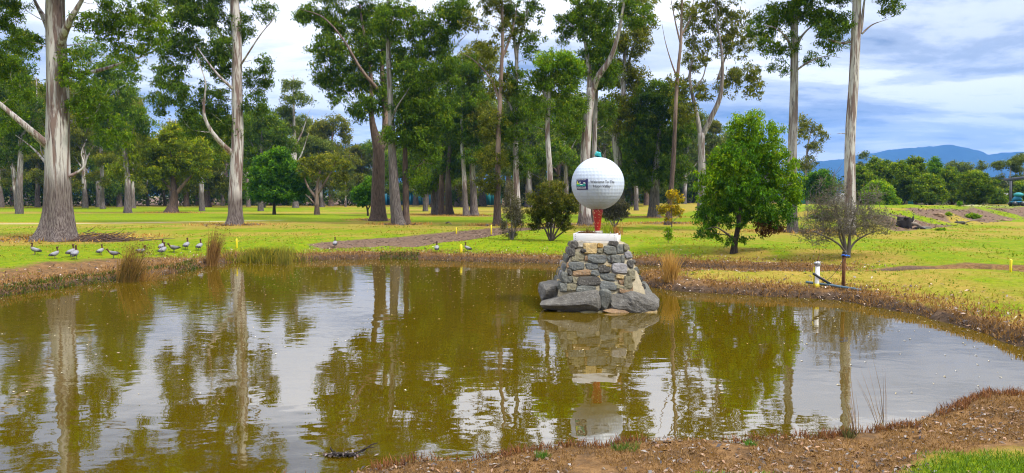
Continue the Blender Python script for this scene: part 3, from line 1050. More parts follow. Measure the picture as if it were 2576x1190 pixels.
# --- the central clump of three
tree('gum_tree', 'stout brown stringy-barked gum with broken fork, left one of the three central trunks', (950, 556),
     [(950, 557, 52), (951, 535, 41), (952, 480, 36), (952, 420, 34), (950, 370, 32), (942, 335, 22), (935, 290, 14), (935, 220, 11), (928, 150, 9), (915, 80, 7), (905, 10, 5)],
     [[(955, 375, 24), (968, 330, 22, .4), (965, 260, 18, .6), (958, 180, 15, .6), (960, 90, 12, .6), (972, 0, 10, .6), (980, -90, 6, .6)],
      [(950, 225, 10, -.4), (915, 180, 8, -1), (875, 110, 6, -1.5), (830, 60, 5, -2), (775, 40, 3, -2)]],
     [(780, 35, 40, 28, 1.1), (850, 50, 60, 40, 1.1), (840, 130, 55, 45, 1.1), (880, 200, 60, 45, 1.1), (820, 190, 35, 40, .8), (930, 120, 60, 60, 1.2), (930, 40, 60, 45, 1.2), (910, 270, 45, 35, .9), (960, 240, 40, 50, .8), (845, 250, 25, 25, .6),
      (900, -60, 110, 50, 1.1), (960, -130, 100, 50, 1), (830, -20, 60, 30, .8)],
     'gum', 'bark_brown', rough=(0.5, 0.15), sides=18, cr=13)
tree('gum_tree', 'leaning grey-brown gum, middle one of the three central trunks', (1004, 566),
     [(1007, 567, 40), (1000, 540, 33), (992, 480, 28), (987, 400, 23), (986, 330, 20), (983, 260, 16), (978, 180, 14), (976, 90, 12), (978, 0, 10), (985, -100, 6)],
     [[(985, 270, 9), (1010, 235, 8, .6), (1050, 185, 7, 1), (1100, 150, 6, 1.4), (1170, 70, 4, 1.8)], [(984, 320, 7), (1000, 280, 6, -.8), (1030, 240, 5, -1.4)]],
     [(1010, 60, 70, 50, 1.2), (1080, 110, 60, 45, 1.1), (1050, 190, 60, 45, 1.2), (1110, 60, 55, 40, .9), (1120, 180, 45, 45, .9), (1050, 270, 60, 50, 1.2), (1000, 340, 45, 35, 1), (1060, 350, 50, 40, 1.1), (1110, 290, 45, 40, 1), (1150, 30, 60, 35, .8),
      (1040, -60, 110, 50, 1.1), (1060, -140, 80, 50, 1), (1010, 160, 50, 50, .9)],
     'gum', 'bark_grey', rough=(0.28, 0.12), sides=16, cr=13, seed=77)
tree('gum_tree', 'slim grey-brown gum, right one of the three central trunks', (1022, 566),
     [(1023, 567, 24), (1021, 540, 19), (1020, 480, 17), (1019, 420, 15), (1020, 360, 12), (1022, 300, 9), (1030, 230, 7), (1035, 150, 4)],
     [[(1021, 445, 5), (1035, 432, 4), (1048, 420, 4), (1065, 410, 3), (1085, 412, 2)]],
     [(1040, 330, 45, 40, .9), (1075, 390, 45, 35, .8), (1030, 250, 40, 45, .9), (1055, 440, 35, 25, .6)], 'gum', 'bark_brown', rough=(0.5, 0.2), cr=12, seed=31)

# --- group in the middle distance
GRP = 'gums of the middle distance left of the slender shrub'
for (lab, base, tr, bl, pal, bk) in [
    ('stout trunk of the middle-distance clump, its leftmost gum', (1096, 540), [(1096, 541, 28), (1096, 510, 22), (1094, 450, 18), (1086, 380, 13), (1080, 300, 9), (1078, 220, 5)],
     [(1070, 300, 55, 50, 1), (1100, 360, 60, 40, 1.2), (1080, 230, 50, 50, .9), (1110, 430, 50, 35, 1.1), (1070, 470, 40, 25, .9)], 'gum', 'bark_grey'),
    ('brown-stemmed gum close right of the stout trunk in the middle-distance clump', (1110, 541), [(1111, 542, 20), (1110, 510, 17), (1112, 450, 14), (1116, 380, 11), (1122, 300, 7), (1125, 200, 4)],
     [(1130, 260, 50, 55, 1), (1140, 330, 55, 45, 1.1), (1120, 400, 50, 35, 1), (1135, 190, 45, 40, .8)], 'gum', 'bark_brown'),
    ('dark forked gum at the right of the middle-distance clump', (1129, 542), [(1130, 543, 25), (1128, 510, 20), (1127, 460, 17), (1130, 400, 13), (1140, 320, 9), (1150, 240, 5)],
     [(1160, 280, 50, 50, 1), (1165, 350, 50, 40, 1), (1150, 420, 45, 30, 1), (1180, 210, 45, 45, .8)], 'gumdark', 'bark_dark'),
    ('pale-topped straight gum, left one of the pair standing right of the clump', (1172, 543), [(1173, 544, 22), (1171, 510, 15), (1167, 440, 12), (1163, 370, 10), (1162, 300, 7), (1165, 210, 4)],
     [(1175, 250, 50, 45, .9), (1180, 320, 45, 45, 1), (1165, 170, 50, 40, .8), (1195, 390, 40, 30, .8)], 'gum', 'bark_pale'),
    ('twin-stemmed pale gum, right one of the pair standing right of the clump', (1194, 543), [(1194, 545, 28), (1192, 510, 20), (1190, 450, 17), (1188, 390, 13), (1190, 320, 10), (1200, 240, 7), (1205, 150, 4)],
     [(1205, 230, 50, 50, 1), (1215, 310, 45, 45, 1), (1205, 150, 55, 45, .9), (1225, 390, 40, 35, .9)], 'gumolive', 'bark_pale')]:
    tree('gum_tree', lab, base, tr, [], bl, pal, bk, cr=12, dens=1.5, rough=(0.22, 0.1), group=GRP, leafpx=6.0)

tree('gum_tree', 'tall slim gum with dark lower stem beside the grey twiggy shrub', (1248, 567),
     [(1250, 569, 30), (1250, 545, 22), (1251, 490, 19), (1253, 420, 16), (1254, 340, 14), (1258, 250, 12), (1262, 170, 10), (1265, 90, 9), (1262, 0, 7), (1258, -90, 5)],
     [[(1258, 260, 7), (1235, 200, 5), (1190, 150, 4), (1150, 130, 3)], [(1262, 150, 7), (1285, 90, 6), (1300, 20, 5), (1310, -50, 3)]],
     [(1230, 120, 45, 35, .7), (1285, 60, 40, 40, .7), (1250, 10, 55, 30, .8), (1265, 220, 45, 40, .7), (1245, 320, 45, 45, .9), (1240, 400, 40, 35, .9), (1265, -80, 90, 50, .9), (1230, 460, 30, 30, .9), (1250, -150, 70, 40, .8), (1190, 60, 45, 30, .5)],
     'gumolive', 'bark_brown', rough=(0.16, 0.1), cr=12, dens=1.3, seed=902)
tree('gum_tree', 'pale forked gum rising behind the grey twiggy shrub, spreading thin crown', (1300, 566), 
     [(1300, 568, 26), (1300, 520, 20), (1299, 450, 18), (1298, 380, 15), (1297, 300, 13), (1298, 230, 11), (1300, 160, 10), (1302, 110, 8)],
     [[(1300, 150, 9), (1292, 80, 7), (1288, 20, 6), (1280, -60, 4)], [(1302, 120, 8), (1318, 60, 6), (1332, 0, 5), (1340, -70, 3)], [(1298, 300, 6), (1275, 250, 5), (1240, 200, 4), (1215, 175, 3)]],
     [(1310, 30, 60, 40, .7), (1330, 110, 40, 40, .6), (1290, 200, 45, 40, .7), (1320, 260, 45, 45, .8), (1290, 330, 45, 45, 1), (1310, 410, 40, 40, 1), (1310, -60, 90, 50, .9), (1330, -130, 70, 40, .8)],
     'gumdark', 'bark_pale', rough=(0.1, 0.08), cr=12, dens=1.25, seed=411)
tree('gum_tree', 'slender cream-stemmed gum with bright green top, behind the dense bottlebrush bush', (1384, 575),
     [(1384, 577, 22), (1384, 500, 17), (1382, 420, 16), (1378, 340, 14), (1380, 270, 12), (1385, 210, 8), (1392, 170, 5)],
     [[(1380, 260, 7), (1362, 215, 5), (1345, 185, 3)], [(1385, 225, 6), (1410, 195, 5), (1435, 175, 3)]],
     [(1395, 160, 60, 26, 1.6, 'bright'), (1440, 175, 28, 26, 1.5, 'bright'), (1410, 210, 55, 35, 1.2), (1355, 200, 35, 30, .9), (1430, 260, 40, 35, .8), (1350, 280, 35, 40, .6)],
     'gum', 'bark_pale', rough=(0.06, 0.05), cr=12, dens=1.5, seed=55)
tree('gum_tree', 'white-trunked gum that forks high above the golf ball, its right arm sweeping out', (1474, 566),
     [(1473, 568, 42), (1472, 540, 34), (1472, 480, 30), (1472, 400, 27), (1478, 320, 25), (1484, 260, 23), (1487, 222, 24)],
     [[(1485, 235, 17), (1483, 190, 15), (1476, 130, 12), (1466, 60, 10), (1455, 0, 8), (1450, -80, 5)],
      [(1489, 230, 19), (1503, 195, 17, -.3), (1530, 155, 15, -.6), (1548, 105, 13, -.8), (1560, 40, 11, -1), (1568, -20, 9, -1), (1575, -100, 5, -1)],
      [(1500, 200, 9), (1512, 150, 7, .5), (1520, 100, 5, .8)], [(1470, 100, 7), (1440, 70, 5, -.5), (1410, 50, 3, -.8)]],
     [(1480, 60, 60, 45, 1.0), (1420, 70, 35, 40, .9), (1500, 120, 50, 40, 1), (1470, 20, 60, 35, .9), (1540, 30, 60, 40, .7), (1530, 180, 35, 35, .7), (1600, 40, 50, 40, .7), (1480, 170, 40, 30, .8), (1500, -70, 110, 50, 1), (1580, -60, 80, 50, .8), (1520, -140, 90, 50, .9), (1450, 250, 35, 40, .7), (1430, 310, 40, 40, .9)],
     'gum', 'bark_pale', rough=(0.07, 0.05), sides=16, cr=12, dens=1.3, seed=606)
tree('gum_tree', 'thin dark-streaked gum stem close behind the white forked gum', (1494, 560),
     [(1494, 561, 18), (1493, 480, 15), (1494, 400, 14), (1497, 320, 13), (1500, 240, 11), (1503, 160, 8), (1508, 80, 5)], [],
     [(1510, 130, 40, 45, .8), (1515, 200, 40, 40, .8), (1505, 60, 45, 40, .8), (1520, 280, 40, 40, .8)], 'gumdark', 'bark_grey', rough=(0.3, 0.3), cr=12)
tree('gum_tree', 'grey gum with a lopped stub, forking above the right shoulder of the golf ball', (1562, 547),
     [(1562, 548, 34), (1560, 500, 28), (1556, 420, 25), (1550, 355, 24), (1556, 320, 17), (1565, 250, 15), (1570, 190, 13), (1572, 130, 9)],
     [[(1551, 350, 13), (1538, 338, 10), (1522, 330, 7)], [(1569, 200, 9), (1585, 150, 8, .4), (1605, 90, 6, .8), (1635, 40, 4, 1)], [(1567, 220, 8), (1550, 170, 7, -.4), (1540, 120, 5, -.6)]],
     [(1590, 110, 45, 45, .9), (1620, 60, 35, 40, .7), (1570, 190, 40, 40, .9), (1550, 130, 35, 40, .8), (1600, 200, 35, 35, .8), (1590, 250, 35, 30, .8), (1545, 270, 40, 40, .8), (1560, 310, 40, 30, .8), (1600, 20, 50, 40, .6)],
     'gumolive', 'bark_grey', rough=(0.3, 0.1), cr=12, dens=1.35)
tree('gum_tree', 'stout grey trunk under a heavy dark dome, far lawn right of the golf ball', (1647, 547),
     [(1647, 548, 40), (1646, 520, 30), (1646, 480, 26), (1650, 430, 20), (1656, 370, 13), (1660, 310, 8)],
     [[(1644, 480, 9), (1620, 440, 7), (1595, 400, 5)], [(1650, 450, 9), (1675, 410, 7), (1690, 370, 5)]],
     [(1640, 240, 50, 45, 1.1), (1620, 300, 55, 45, 1.3), (1680, 260, 45, 50, 1.2), (1600, 360, 50, 45, 1.4), (1660, 360, 60, 45, 1.4), (1700, 330, 45, 50, 1.2), (1620, 420, 60, 35, 1.2), (1690, 420, 45, 40, 1.2), (1640, 450, 60, 25, 1), (1590, 440, 40, 30, 1)],
     'gumdark', 'bark_grey', cr=12, dens=1.6, rough=(0.3, 0.1))
tree('gum_tree', 'thin reddish leaning gum with nearly bare upper twigs, behind the yellow flowering shrub', (1682, 566),
     [(1680, 568, 24), (1682, 540, 14), (1688, 480, 13), (1694, 400, 13), (1698, 330, 11), (1701, 250, 10), (1706, 170, 9), (1713, 100, 8), (1716, 0, 6), (1720, -80, 3)],
     [[(1705, 200, 5), (1690, 160, 4), (1675, 110, 3), (1665, 60, 2)], [(1712, 110, 5), (1700, 60, 4), (1690, 10, 3), (1680, -40, 2)], [(1714, 90, 5), (1735, 50, 4), (1745, 0, 3)]],
     [(1720, 30, 30, 30, .35), (1700, 200, 30, 25, .3), (1740, 10, 30, 25, .35), (1700, -60, 50, 40, .5)],
     'gumolive', 'bark_brown', rough=(0.42, 0.2), cr=10, dens=1.3, flare=1.4)
tree('gum_tree', 'grey forked gum with open lacy crown behind the bright green tree\'s left edge', (1766, 552),
     [(1766, 553, 30), (1766, 480, 22), (1765, 420, 20), (1764, 370, 19), (1765, 335, 20)],
     [[(1763, 345, 13), (1755, 300, 12), (1742, 240, 10), (1735, 190, 9), (1745, 130, 7), (1742, 60, 6), (1745, -20, 4)],
      [(1768, 340, 15), (1785, 300, 14, -.3), (1805, 250, 13, -.6), (1810, 190, 11, -.8), (1806, 130, 9, -1), (1795, 60, 7, -1), (1790, -20, 5, -1)],
      [(1806, 200, 7), (1825, 150, 6, .4), (1850, 100, 5, .8), (1870, 40, 3, 1)], [(1740, 230, 5), (1770, 190, 4), (1780, 120, 3)]],
     [(1770, 40, 55, 45, .7), (1840, 50, 55, 45, .7), (1860, 110, 45, 40, .6), (1800, 110, 45, 40, .5), (1750, 150, 35, 35, .6), (1870, 190, 45, 35, .8), (1830, 220, 35, 30, .5), (1765, 230, 30, 30, .7), (1720, 215, 35, 30, .8), (1890, 230, 28, 28, .7), (1720, 280, 40, 40, .9), (1800, -50, 110, 50, .9), (1770, -130, 90, 50, .8), (1740, 90, 30, 40, .4)],
     'gumolive', 'bark_grey', rough=(0.02, 0.02), cr=11, dens=1.3, seed=321)

# --- right-hand trunks
tree('gum_tree', 'straight brown-grey gum behind the bright green tree, crown high above it', (1994, 585),
     [(1994, 587, 34), (1993, 550, 27), (1993, 480, 25), (1994, 400, 24), (1995, 300, 23), (1997, 200, 21), (1999, 110, 20), (2000, 40, 18), (2000, -50, 15), (2000, -150, 11), (1995, -240, 6)],
     [[(1998, 150, 9), (1975, 110, 7, -.5), (1940, 85, 5, -1), (1900, 75, 4, -1.2)], [(2000, 130, 9), (2025, 90, 8, .6), (2055, 60, 6, 1), (2085, 40, 4, 1.2)], [(1999, 180, 6), (2025, 160, 5, -.6), (2060, 150, 3, -1), (2095, 155, 2, -1)]],
     [(1925, 65, 45, 28, 1), (1960, 40, 45, 35, 1), (2010, 30, 50, 40, 1), (2070, 50, 45, 35, .9), (2085, 100, 40, 35, .7), (2060, 150, 45, 20, .45), (1930, 120, 40, 28, .7), (1985, 110, 35, 35, .6), (1965, 170, 40, 22, .35), (2110, 70, 30, 28, .5),
      (2000, -50, 110, 45, 1), (2010, -140, 95, 50, 1), (1960, -210, 80, 50, .8)],
     'gum', 'bark_grey', rough=(0.12, 0.1), sides=14, cr=12, dens=1.35, flare=0.6)
tree('gum_tree', 'tall lone pale gum trunk behind the leafless grey shrub, right of the others', (2136, 590),
     [(2136, 592, 36), (2137, 560, 31), (2137, 500, 29), (2138, 420, 28), (2141, 330, 27), (2146, 230, 26), (2150, 130, 25), (2155, 40, 23), (2157, -50, 21), (2160, -150, 17), (2165, -260, 12), (2168, -340, 6)],
     [[(2153, 95, 12), (2165, 75, 10), (2170, 40, 9), (2175, 0, 8), (2190, -60, 6)], [(2151, 102, 7), (2125, 105, 6, .3), (2095, 92, 5, .6), (2065, 80, 3, .8)], [(2168, 85, 5), (2195, 62, 4), (2235, 48, 2)]],
     [(2240, 15, 28, 28, .8), (2190, -30, 60, 35, .8), (2120, 60, 35, 30, .4), (2080, 70, 30, 25, .5), (2120, -20, 50, 30, .7), (2165, -110, 100, 50, 1), (2180, -200, 90, 50, 1), (2150, -280, 80, 50, 1), (2225, -40, 40, 40, .7)],
     'gumdark', 'bark_pale', rough=(0.02, 0.02), sides=16, cr=11, dens=1.3, flare=0.5, stubs=[[(2142, 337, 3), (2120, 336, 2), (2105, 337, 1)]])

# --- the bright green tree
tree('leafy_tree', 'full bushy bright green tree on short dark trunk, right of the golf ball', (1845, 636),
     [(1845, 637, 20), (1848, 615, 16), (1855, 580, 13), (1862, 520, 10), (1866, 440, 7), (1868, 360, 4), (1868, 310, 2)],
     [[(1848, 605, 8), (1820, 585, 6, -.3), (1790, 570, 4, -.5), (1765, 575, 2, -.6)], [(1852, 585, 8), (1885, 555, 6, .2), (1925, 545, 4, .3), (1960, 550, 2, .3)],
      [(1858, 550, 7), (1830, 500, 5), (1800, 460, 3)], [(1862, 520, 7), (1900, 470, 5), (1940, 430, 3)]],
     [(1880, 300, 40, 24, 1.2, 'bright'), (1865, 330, 42, 40, 1.4, 'bright'), (1930, 345, 50, 50, 1.4, 'bright'), (1855, 390, 55, 45, 1.5), (1830, 420, 55, 50, 1.5, 'bright'), (1790, 480, 48, 55, 1.5, 'bright'), (1850, 470, 70, 60, 1.6), (1920, 430, 60, 60, 1.6),
      (1965, 420, 42, 55, 1.5, 'bright'), (1985, 480, 32, 50, 1.4, 'bright'), (1780, 545, 42, 35, 1.5), (1850, 540, 65, 35, 1.5), (1930, 520, 60, 50, 1.5), (1965, 545, 40, 28, 1), (1785, 588, 38, 16, 1.1), (1930, 575, 38, 22, 1, 'brown'), (1890, 600, 35, 12, .6), (1820, 605, 30, 12, .6)],
     'acacia', 'bark_dark', cat='tree', cr=12, dens=0.95, lai=1.1, leafpx=6.6, droop=0.9, lw=0.5)

# ------------------------------------------------------------------ shrubs
tree('bottlebrush_bush', 'big dense dark bottlebrush bush standing just left of the golf ball', (1385, 606),
     [(1386, 607, 9), (1386, 590, 7), (1386, 560, 5), (1386, 520, 3)],
     [[(1384, 605, 6), (1370, 575, 5), (1350, 545, 3)], [(1388, 605, 6), (1405, 575, 5), (1425, 545, 3)], [(1383, 605, 5), (1378, 570, 4), (1370, 520, 2)], [(1390, 604, 5), (1415, 585, 4), (1440, 570, 2)], [(1388, 605, 5), (1396, 560, 4), (1402, 510, 2)]],
     [(1385, 510, 58, 45, 2), (1345, 520, 30, 40, 1.6), (1430, 520, 30, 45, 1.6), (1385, 475, 45, 22, 1.4), (1345, 560, 24, 25, 1), (1425, 565, 26, 20, 1), (1390, 555, 45, 22, 1.2)],
     'heath', 'bark_dark', cat='bush', cr=9, dens=1.5, lai=0.85, leafpx=6.0, droop=-0.6, flare=0, lw=0.3)
tree('twiggy_shrub', 'thin grey-leaved shrub of upright twigs, left of the bottlebrush bush', (1288, 603),
     [(1288, 604, 5), (1288, 580, 4), (1286, 540, 3), (1284, 500, 2)],
     [[(1290, 603, 5), (1298, 560, 3), (1300, 510, 2)], [(1286, 603, 4), (1276, 570, 3), (1272, 530, 2)]],
     [(1288, 520, 26, 45, 1.1), (1280, 480, 18, 25, .9), (1302, 545, 18, 40, 1), (1268, 560, 14, 30, .8), (1285, 585, 26, 16, .8)],
     'grey', 'bark_grey', cat='shrub', cr=9, dens=1.6, lai=0.6, leafpx=5.0, droop=-0.3, flare=0, lw=0.3)
tree('grey_shrub', 'low grey-green shrub seen behind the red tee', (1545, 572),
     [(1545, 573, 6), (1545, 560, 5), (1546, 540, 3)], [[(1544, 572, 4), (1530, 545, 3), (1520, 520, 2)], [(1546, 572, 4), (1560, 548, 3), (1570, 525, 2)]],
     [(1545, 535, 38, 30, 1.6), (1525, 520, 22, 22, 1.2), (1568, 525, 20, 25, 1.2)], 'grey', 'bark_grey', cat='shrub', cr=9, dens=1.6, lai=0.9, leafpx=5.2, flare=0)
tree('flowering_shrub', 'straggly shrub of bright yellow leaves at the foot of the reddish gum', (1690, 572),
     [(1690, 573, 3), (1690, 550, 3), (1688, 520, 2), (1686, 490, 1)], [[(1690, 560, 2), (1675, 540, 2), (1662, 525, 1)], [(1690, 560, 2), (1705, 545, 2), (1716, 530, 1)]],
     [(1690, 490, 18, 14, 1.2), (1665, 528, 18, 12, 1.2), (1705, 535, 20, 14, 1.2), (1688, 520, 20, 14, .9), (1710, 500, 12, 12, 1), (1680, 550, 14, 8, .7)],
     'flower', 'bark_brown', cat='shrub', cr=7, dens=1.6, lai=0.9, leafpx=6.0, flare=0, lw=0.6)
tree('sapling', 'small yellow-green sapling alone on the lawn between golf ball and bright tree', (1681, 612),
     [(1681, 613, 2), (1681, 600, 1.6), (1681, 580, 1)], [], [(1681, 585, 12, 14, 1.8), (1684, 598, 9, 8, 1.4)], 'bright', 'bark_brown', cat='sapling', cr=6, dens=1.6, lai=0.8, leafpx=5.5, flare=0)


def twig_shrub(name, label, base, blobs, stems, n, seed, leafn=10, pal='grey'):
    rng = np.random.default_rng(seed)
    b = onground(*base)
    Y = b[1]
    k = mperpx(Y)
    root = empty(name, b, label, 'shrub')
    nodes, nr = [], []
    for st in stems:
        lp = catmull([aty(q[0], q[1], Y) + np.array([0, q[3] if len(q) > 3 else 0, 0]) for q in st], 6)
        lp[0, 2] = min(lp[0, 2], b[2] + 0.05)
        lr = np.interp(np.linspace(0, len(st) - 1, len(lp)), np.arange(len(st)), [q[2] * k * 0.5 for q in st])
        MB().tube(lp - b, lr, 7, (0, 0, 0)).build('stem', M['twig'], root, True)
        nodes.append(lp[3:])
        nr.append(lr[3:])
    pts = []
    for (cx, cy, rx, ry, w_) in blobs:
        e = ellipsoid_pts(rng, int(n * w_), 0.5)
        pts.append(aty(cx, cy, Y) + e * np.array([rx * k, rx * k * 0.9, ry * k]))
    pts = np.vstack(pts)
    pts[:, 2] = np.maximum(pts[:, 2], b[2] + 0.25)
    mb_ = MB()
    branch_to(rng, mb_, np.vstack(nodes), np.concatenate(nr), pts, rmax=0.028, sides=3, sag=0.0, updir=0.3, kr=0.010)
    # fine end twigs
    for q in pts[::1]:
        for _ in range(2):
            d = rng.normal(size=3) * 0.15 + np.array([0, 0, 0.08])
            mb_.tube(bezier(q, q + d * 0.6 + rng.normal(size=3) * 0.02, q + d, 3), [0.006, 0.005, 0.003], 3, cap=False)
    mb_.V = [v - b for v in mb_.V]
    mb_.build('twig_mass', M['twig'], root)['kind'] = 'stuff'
    V_, T_, c_ = leaves(rng, pts - b, 0.20, leafn, 0.06, 0.02, pal, -0.3)
    MB().add(V_, None, T_, c_).build('sparse_foliage', M['leaf'], root)['kind'] = 'stuff'
    return root


twig_shrub('bare_shrub', 'wide leafless-looking grey shrub behind the blue-strapped steel post', (2132, 648),
           [(2130, 555, 88, 58, .75), (2085, 480, 60, 50, .12), (2055, 590, 60, 30, .2), (2205, 560, 58, 42, .25), (2185, 505, 55, 50, .12), (2045, 555, 50, 45, .14), (2080, 525, 55, 50, .2)],
           [[(2128, 650, 11), (2126, 620, 9), (2120, 590, 7), (2110, 550, 4), (2095, 500, 3)], [(2134, 650, 12), (2136, 615, 9), (2140, 580, 7), (2150, 540, 4), (2165, 500, 3)],
            [(2130, 640, 7), (2105, 615, 5, -.2), (2070, 595, 4, -.3), (2035, 580, 2, -.3)], [(2136, 630, 6), (2160, 608, 5, .2), (2195, 590, 3, .3), (2225, 580, 2, .3)], [(2133, 640, 6), (2130, 600, 5, .5), (2135, 550, 3, .8)]],
           500, 5, 9)

# ------------------------------------------------------------------ right-hand row and beyond
ROWG = 'round-crowned trees in the row before the paling fence'
ROWT = [('dark round tree right of the straight brown-grey gum, beyond the lawn', 2062, 425, 523, 42, 95, 'acacia'),
        ('shaded tree at the left end of the fence row, touching the tall pale trunk', 2165, 412, 524, 38, 96, 'row'),
        ('olive tree of the fence row with its top just right of the tall pale trunk', 2205, 396, 526, 42, 100, 'row'),
        ('lighter green bush-like tree in front of the fence row, right of the grey shrub', 2210, 452, 537, 44, 76, 'bright'),
        ('tall broad tree of the fence row over the charred stump', 2268, 402, 527, 38, 94, 'row'),
        ('pointed tall tree of the fence row, the highest tip of the row', 2303, 388, 526, 30, 100, 'row'),
        ('round low dome of the fence row below the two pointed trees', 2338, 436, 528, 50, 90, 'row'),
        ('dark pointed tree of the fence row, right of the highest tip', 2346, 396, 526, 27, 102, 'acacia'),
        ('olive leaning tree of the fence row, next to the broad front tree', 2393, 418, 527, 36, 98, 'row'),
        ('broad tree standing forward of the fence row above the green weeds', 2456, 424, 531, 46, 84, 'row'),
        ('small low tree at the right end of the fence row, left of the shelter post', 2511, 474, 527, 22, 96, 'row'),
        ('tree inside the shadow of the shelter roof at the right edge', 2570, 458, 527, 34, 100, 'row')]
for j, (lab, cx, top, by, hw, Yr, pl) in enumerate(ROWT):
    h = by - top
    rs = random.Random(j * 3 + 1)
    cy = top + h * 0.42
    bl = [(cx, cy, hw, h * 0.38, 2.0), (cx + rs.uniform(-.2, .2) * hw, top + h * 0.2, hw * 0.62, h * 0.2, 2.2), (cx - hw * 0.45, top + h * .6, hw * 0.55, h * 0.24, 2), (cx + hw * 0.45, top + h * .58, hw * 0.55, h * 0.25, 2), (cx, top + h * 0.72, hw * .8, h * 0.13, 1.8)]
    tree('row_tree', lab, (cx, by), [(cx, by, 8), (cx + 1, by - h * 0.2, 6), (cx, by - h * 0.5, 4), (cx, top + h * 0.15, 2)],
         [[(cx, by - 3, 4), (cx - hw * .3, by - h * .25, 3), (cx - hw * .5, by - h * .4, 2)], [(cx, by - 3, 4), (cx + hw * .35, by - h * .25, 3), (cx + hw * .5, by - h * .42, 2)]],
         bl, pl, 'bark_dark', cr=7.5, dens=1.6, lai=1.6, leafpx=4.6, Y=Yr, droop=0.2, group=ROWG, flare=0.3, sides=7, lw=0.5)

tree('gum_tree', 'thin far gum with open tufts right of the straight brown-grey trunk', (2040, 522),
     [(2030, 522, 7), (2028, 450, 6), (2030, 380, 5), (2040, 330, 3)], [[(2030, 385, 4), (2050, 350, 3), (2070, 325, 2)], [(2029, 420, 3), (2050, 395, 2), (2060, 380, 2)]],
     [(2025, 310, 22, 18, 1), (2055, 330, 22, 18, .9), (2070, 345, 14, 12, .8), (2045, 370, 22, 16, .8), (2010, 345, 16, 20, .8), (2030, 410, 25, 20, .9)], 'gumolive', 'bark_grey', cr=8, dens=1.5, lai=0.9, leafpx=5, Y=105, flare=.3, sides=7)
PAG = 'pale far gums showing above the fence row'
for lab, cx, top, hw, Yr in (('pale hazy gum rising above the right end of the fence row', 2540, 392, 42, 125), ('pale far gum tuft behind the broad forward tree of the row', 2420, 402, 30, 170),
                             ('pale hazy gum crowns over the shelter roof at the right edge', 2590, 380, 40, 120), ('pale tiny gum top just right of the tall lone trunk', 2180, 388, 25, 180), ('pale far gum tuft between the broad forward tree and the shelter', 2475, 412, 26, 165)):
    by = 520
    h = by - top
    rs = random.Random(cx)
    bl = [(cx + rs.uniform(-.8, .8) * hw, top + h * rs.uniform(.03, .6), hw * .45, 12, 1.2) for _ in range(7)] + [(cx, top + h * .7, hw, h * .25, 1.2)]
    tree('gum_tree', lab, (cx, by), [(cx, by, 7), (cx, by - h * .4, 5), (cx + 3, top + h * .2, 3)], [[(cx, by - h * .35, 4), (cx - hw * .5, top + h * .3, 2)], [(cx, by - h * .4, 4), (cx + hw * .5, top + h * .25, 2)]],
         bl, 'far', 'bark_pale', cr=7, dens=1.5, lai=1.0, leafpx=4.4, Y=Yr, group=PAG, flare=.2, sides=6)

# ------------------------------------------------------------------ background forest
LANDM = [(60, 'at the extreme left edge'), (230, 'behind the huge left trunk'), (390, 'around the red burnt trunk'), (560, 'behind the yellow-green lawn tree'), (660, 'behind the second big gum'),
         (760, 'behind the deep green round tree'), (860, 'behind the open olive-brown tree'), (980, 'left of the three central trunks'), (1100, 'behind the three central trunks'), (1230, 'behind the middle-distance clump'),
         (1340, 'behind the grey twiggy shrub'), (1440, 'behind the bottlebrush bush'), (1580, 'behind the golf ball'), (1700, 'behind the stout dark-domed gum'), (1820, 'behind the lacy forked gum'), (9999, 'behind the bright green tree')]


def forest_label(px, top, Yb):
    lm_ = next(t_ for x_, t_ in LANDM if px < x_)
    sz = 'tall' if top < 230 else 'middling' if top < 300 else 'low'
    lay = 'nearer' if Yb < 132 else 'farther'
    return '%s gum in the %s forest rank %s' % (sz, lay, lm_), 'forest gums ' + lm_


BG = [(-60, 118, 120), (5, 125, 170), (42, 108, 215), (95, 128, 190), (130, 112, 200), (170, 135, 190), (215, 118, 205), (258, 108, 200), (300, 128, 215), (335, 112, 245), (372, 138, 300), (415, 142, 340), (470, 132, 300), (522, 122, 285), (560, 140, 305), (625, 128, 290), (662, 118, 270), (704, 138, 310), (744, 116, 180), (790, 142, 285), (832, 136, 300), (872, 150, 345), (905, 152, 365), (955, 142, 330),
      (1045, 140, 300), (1075, 150, 290), (1150, 132, 250), (1215, 136, 240), (1275, 128, 260), (1335, 122, 240), (1352, 140, 270), (1408, 128, 240), (1450, 134, 250), (1520, 126, 240), (1540, 142, 265), (1600, 130, 300), (1628, 150, 290), (1720, 132, 295), (1745, 145, 310), (1800, 138, 300), (1850, 142, 330), (1930, 140, 360)]
protos = []
rs0 = random.Random(77)
for px in range(-110, 1960, 46):
    sky_ = float(np.interp(px, [-100, 100, 300, 380, 440, 560, 650, 760, 850, 930, 1000, 1100, 1250, 1450, 1600, 1700, 1800, 1950], [150, 190, 205, 300, 305, 300, 290, 300, 335, 365, 310, 270, 240, 240, 285, 290, 300, 370]))
    BG.append((px + rs0.uniform(-14, 14), rs0.uniform(122, 160), sky_ + rs0.uniform(5, 75)))
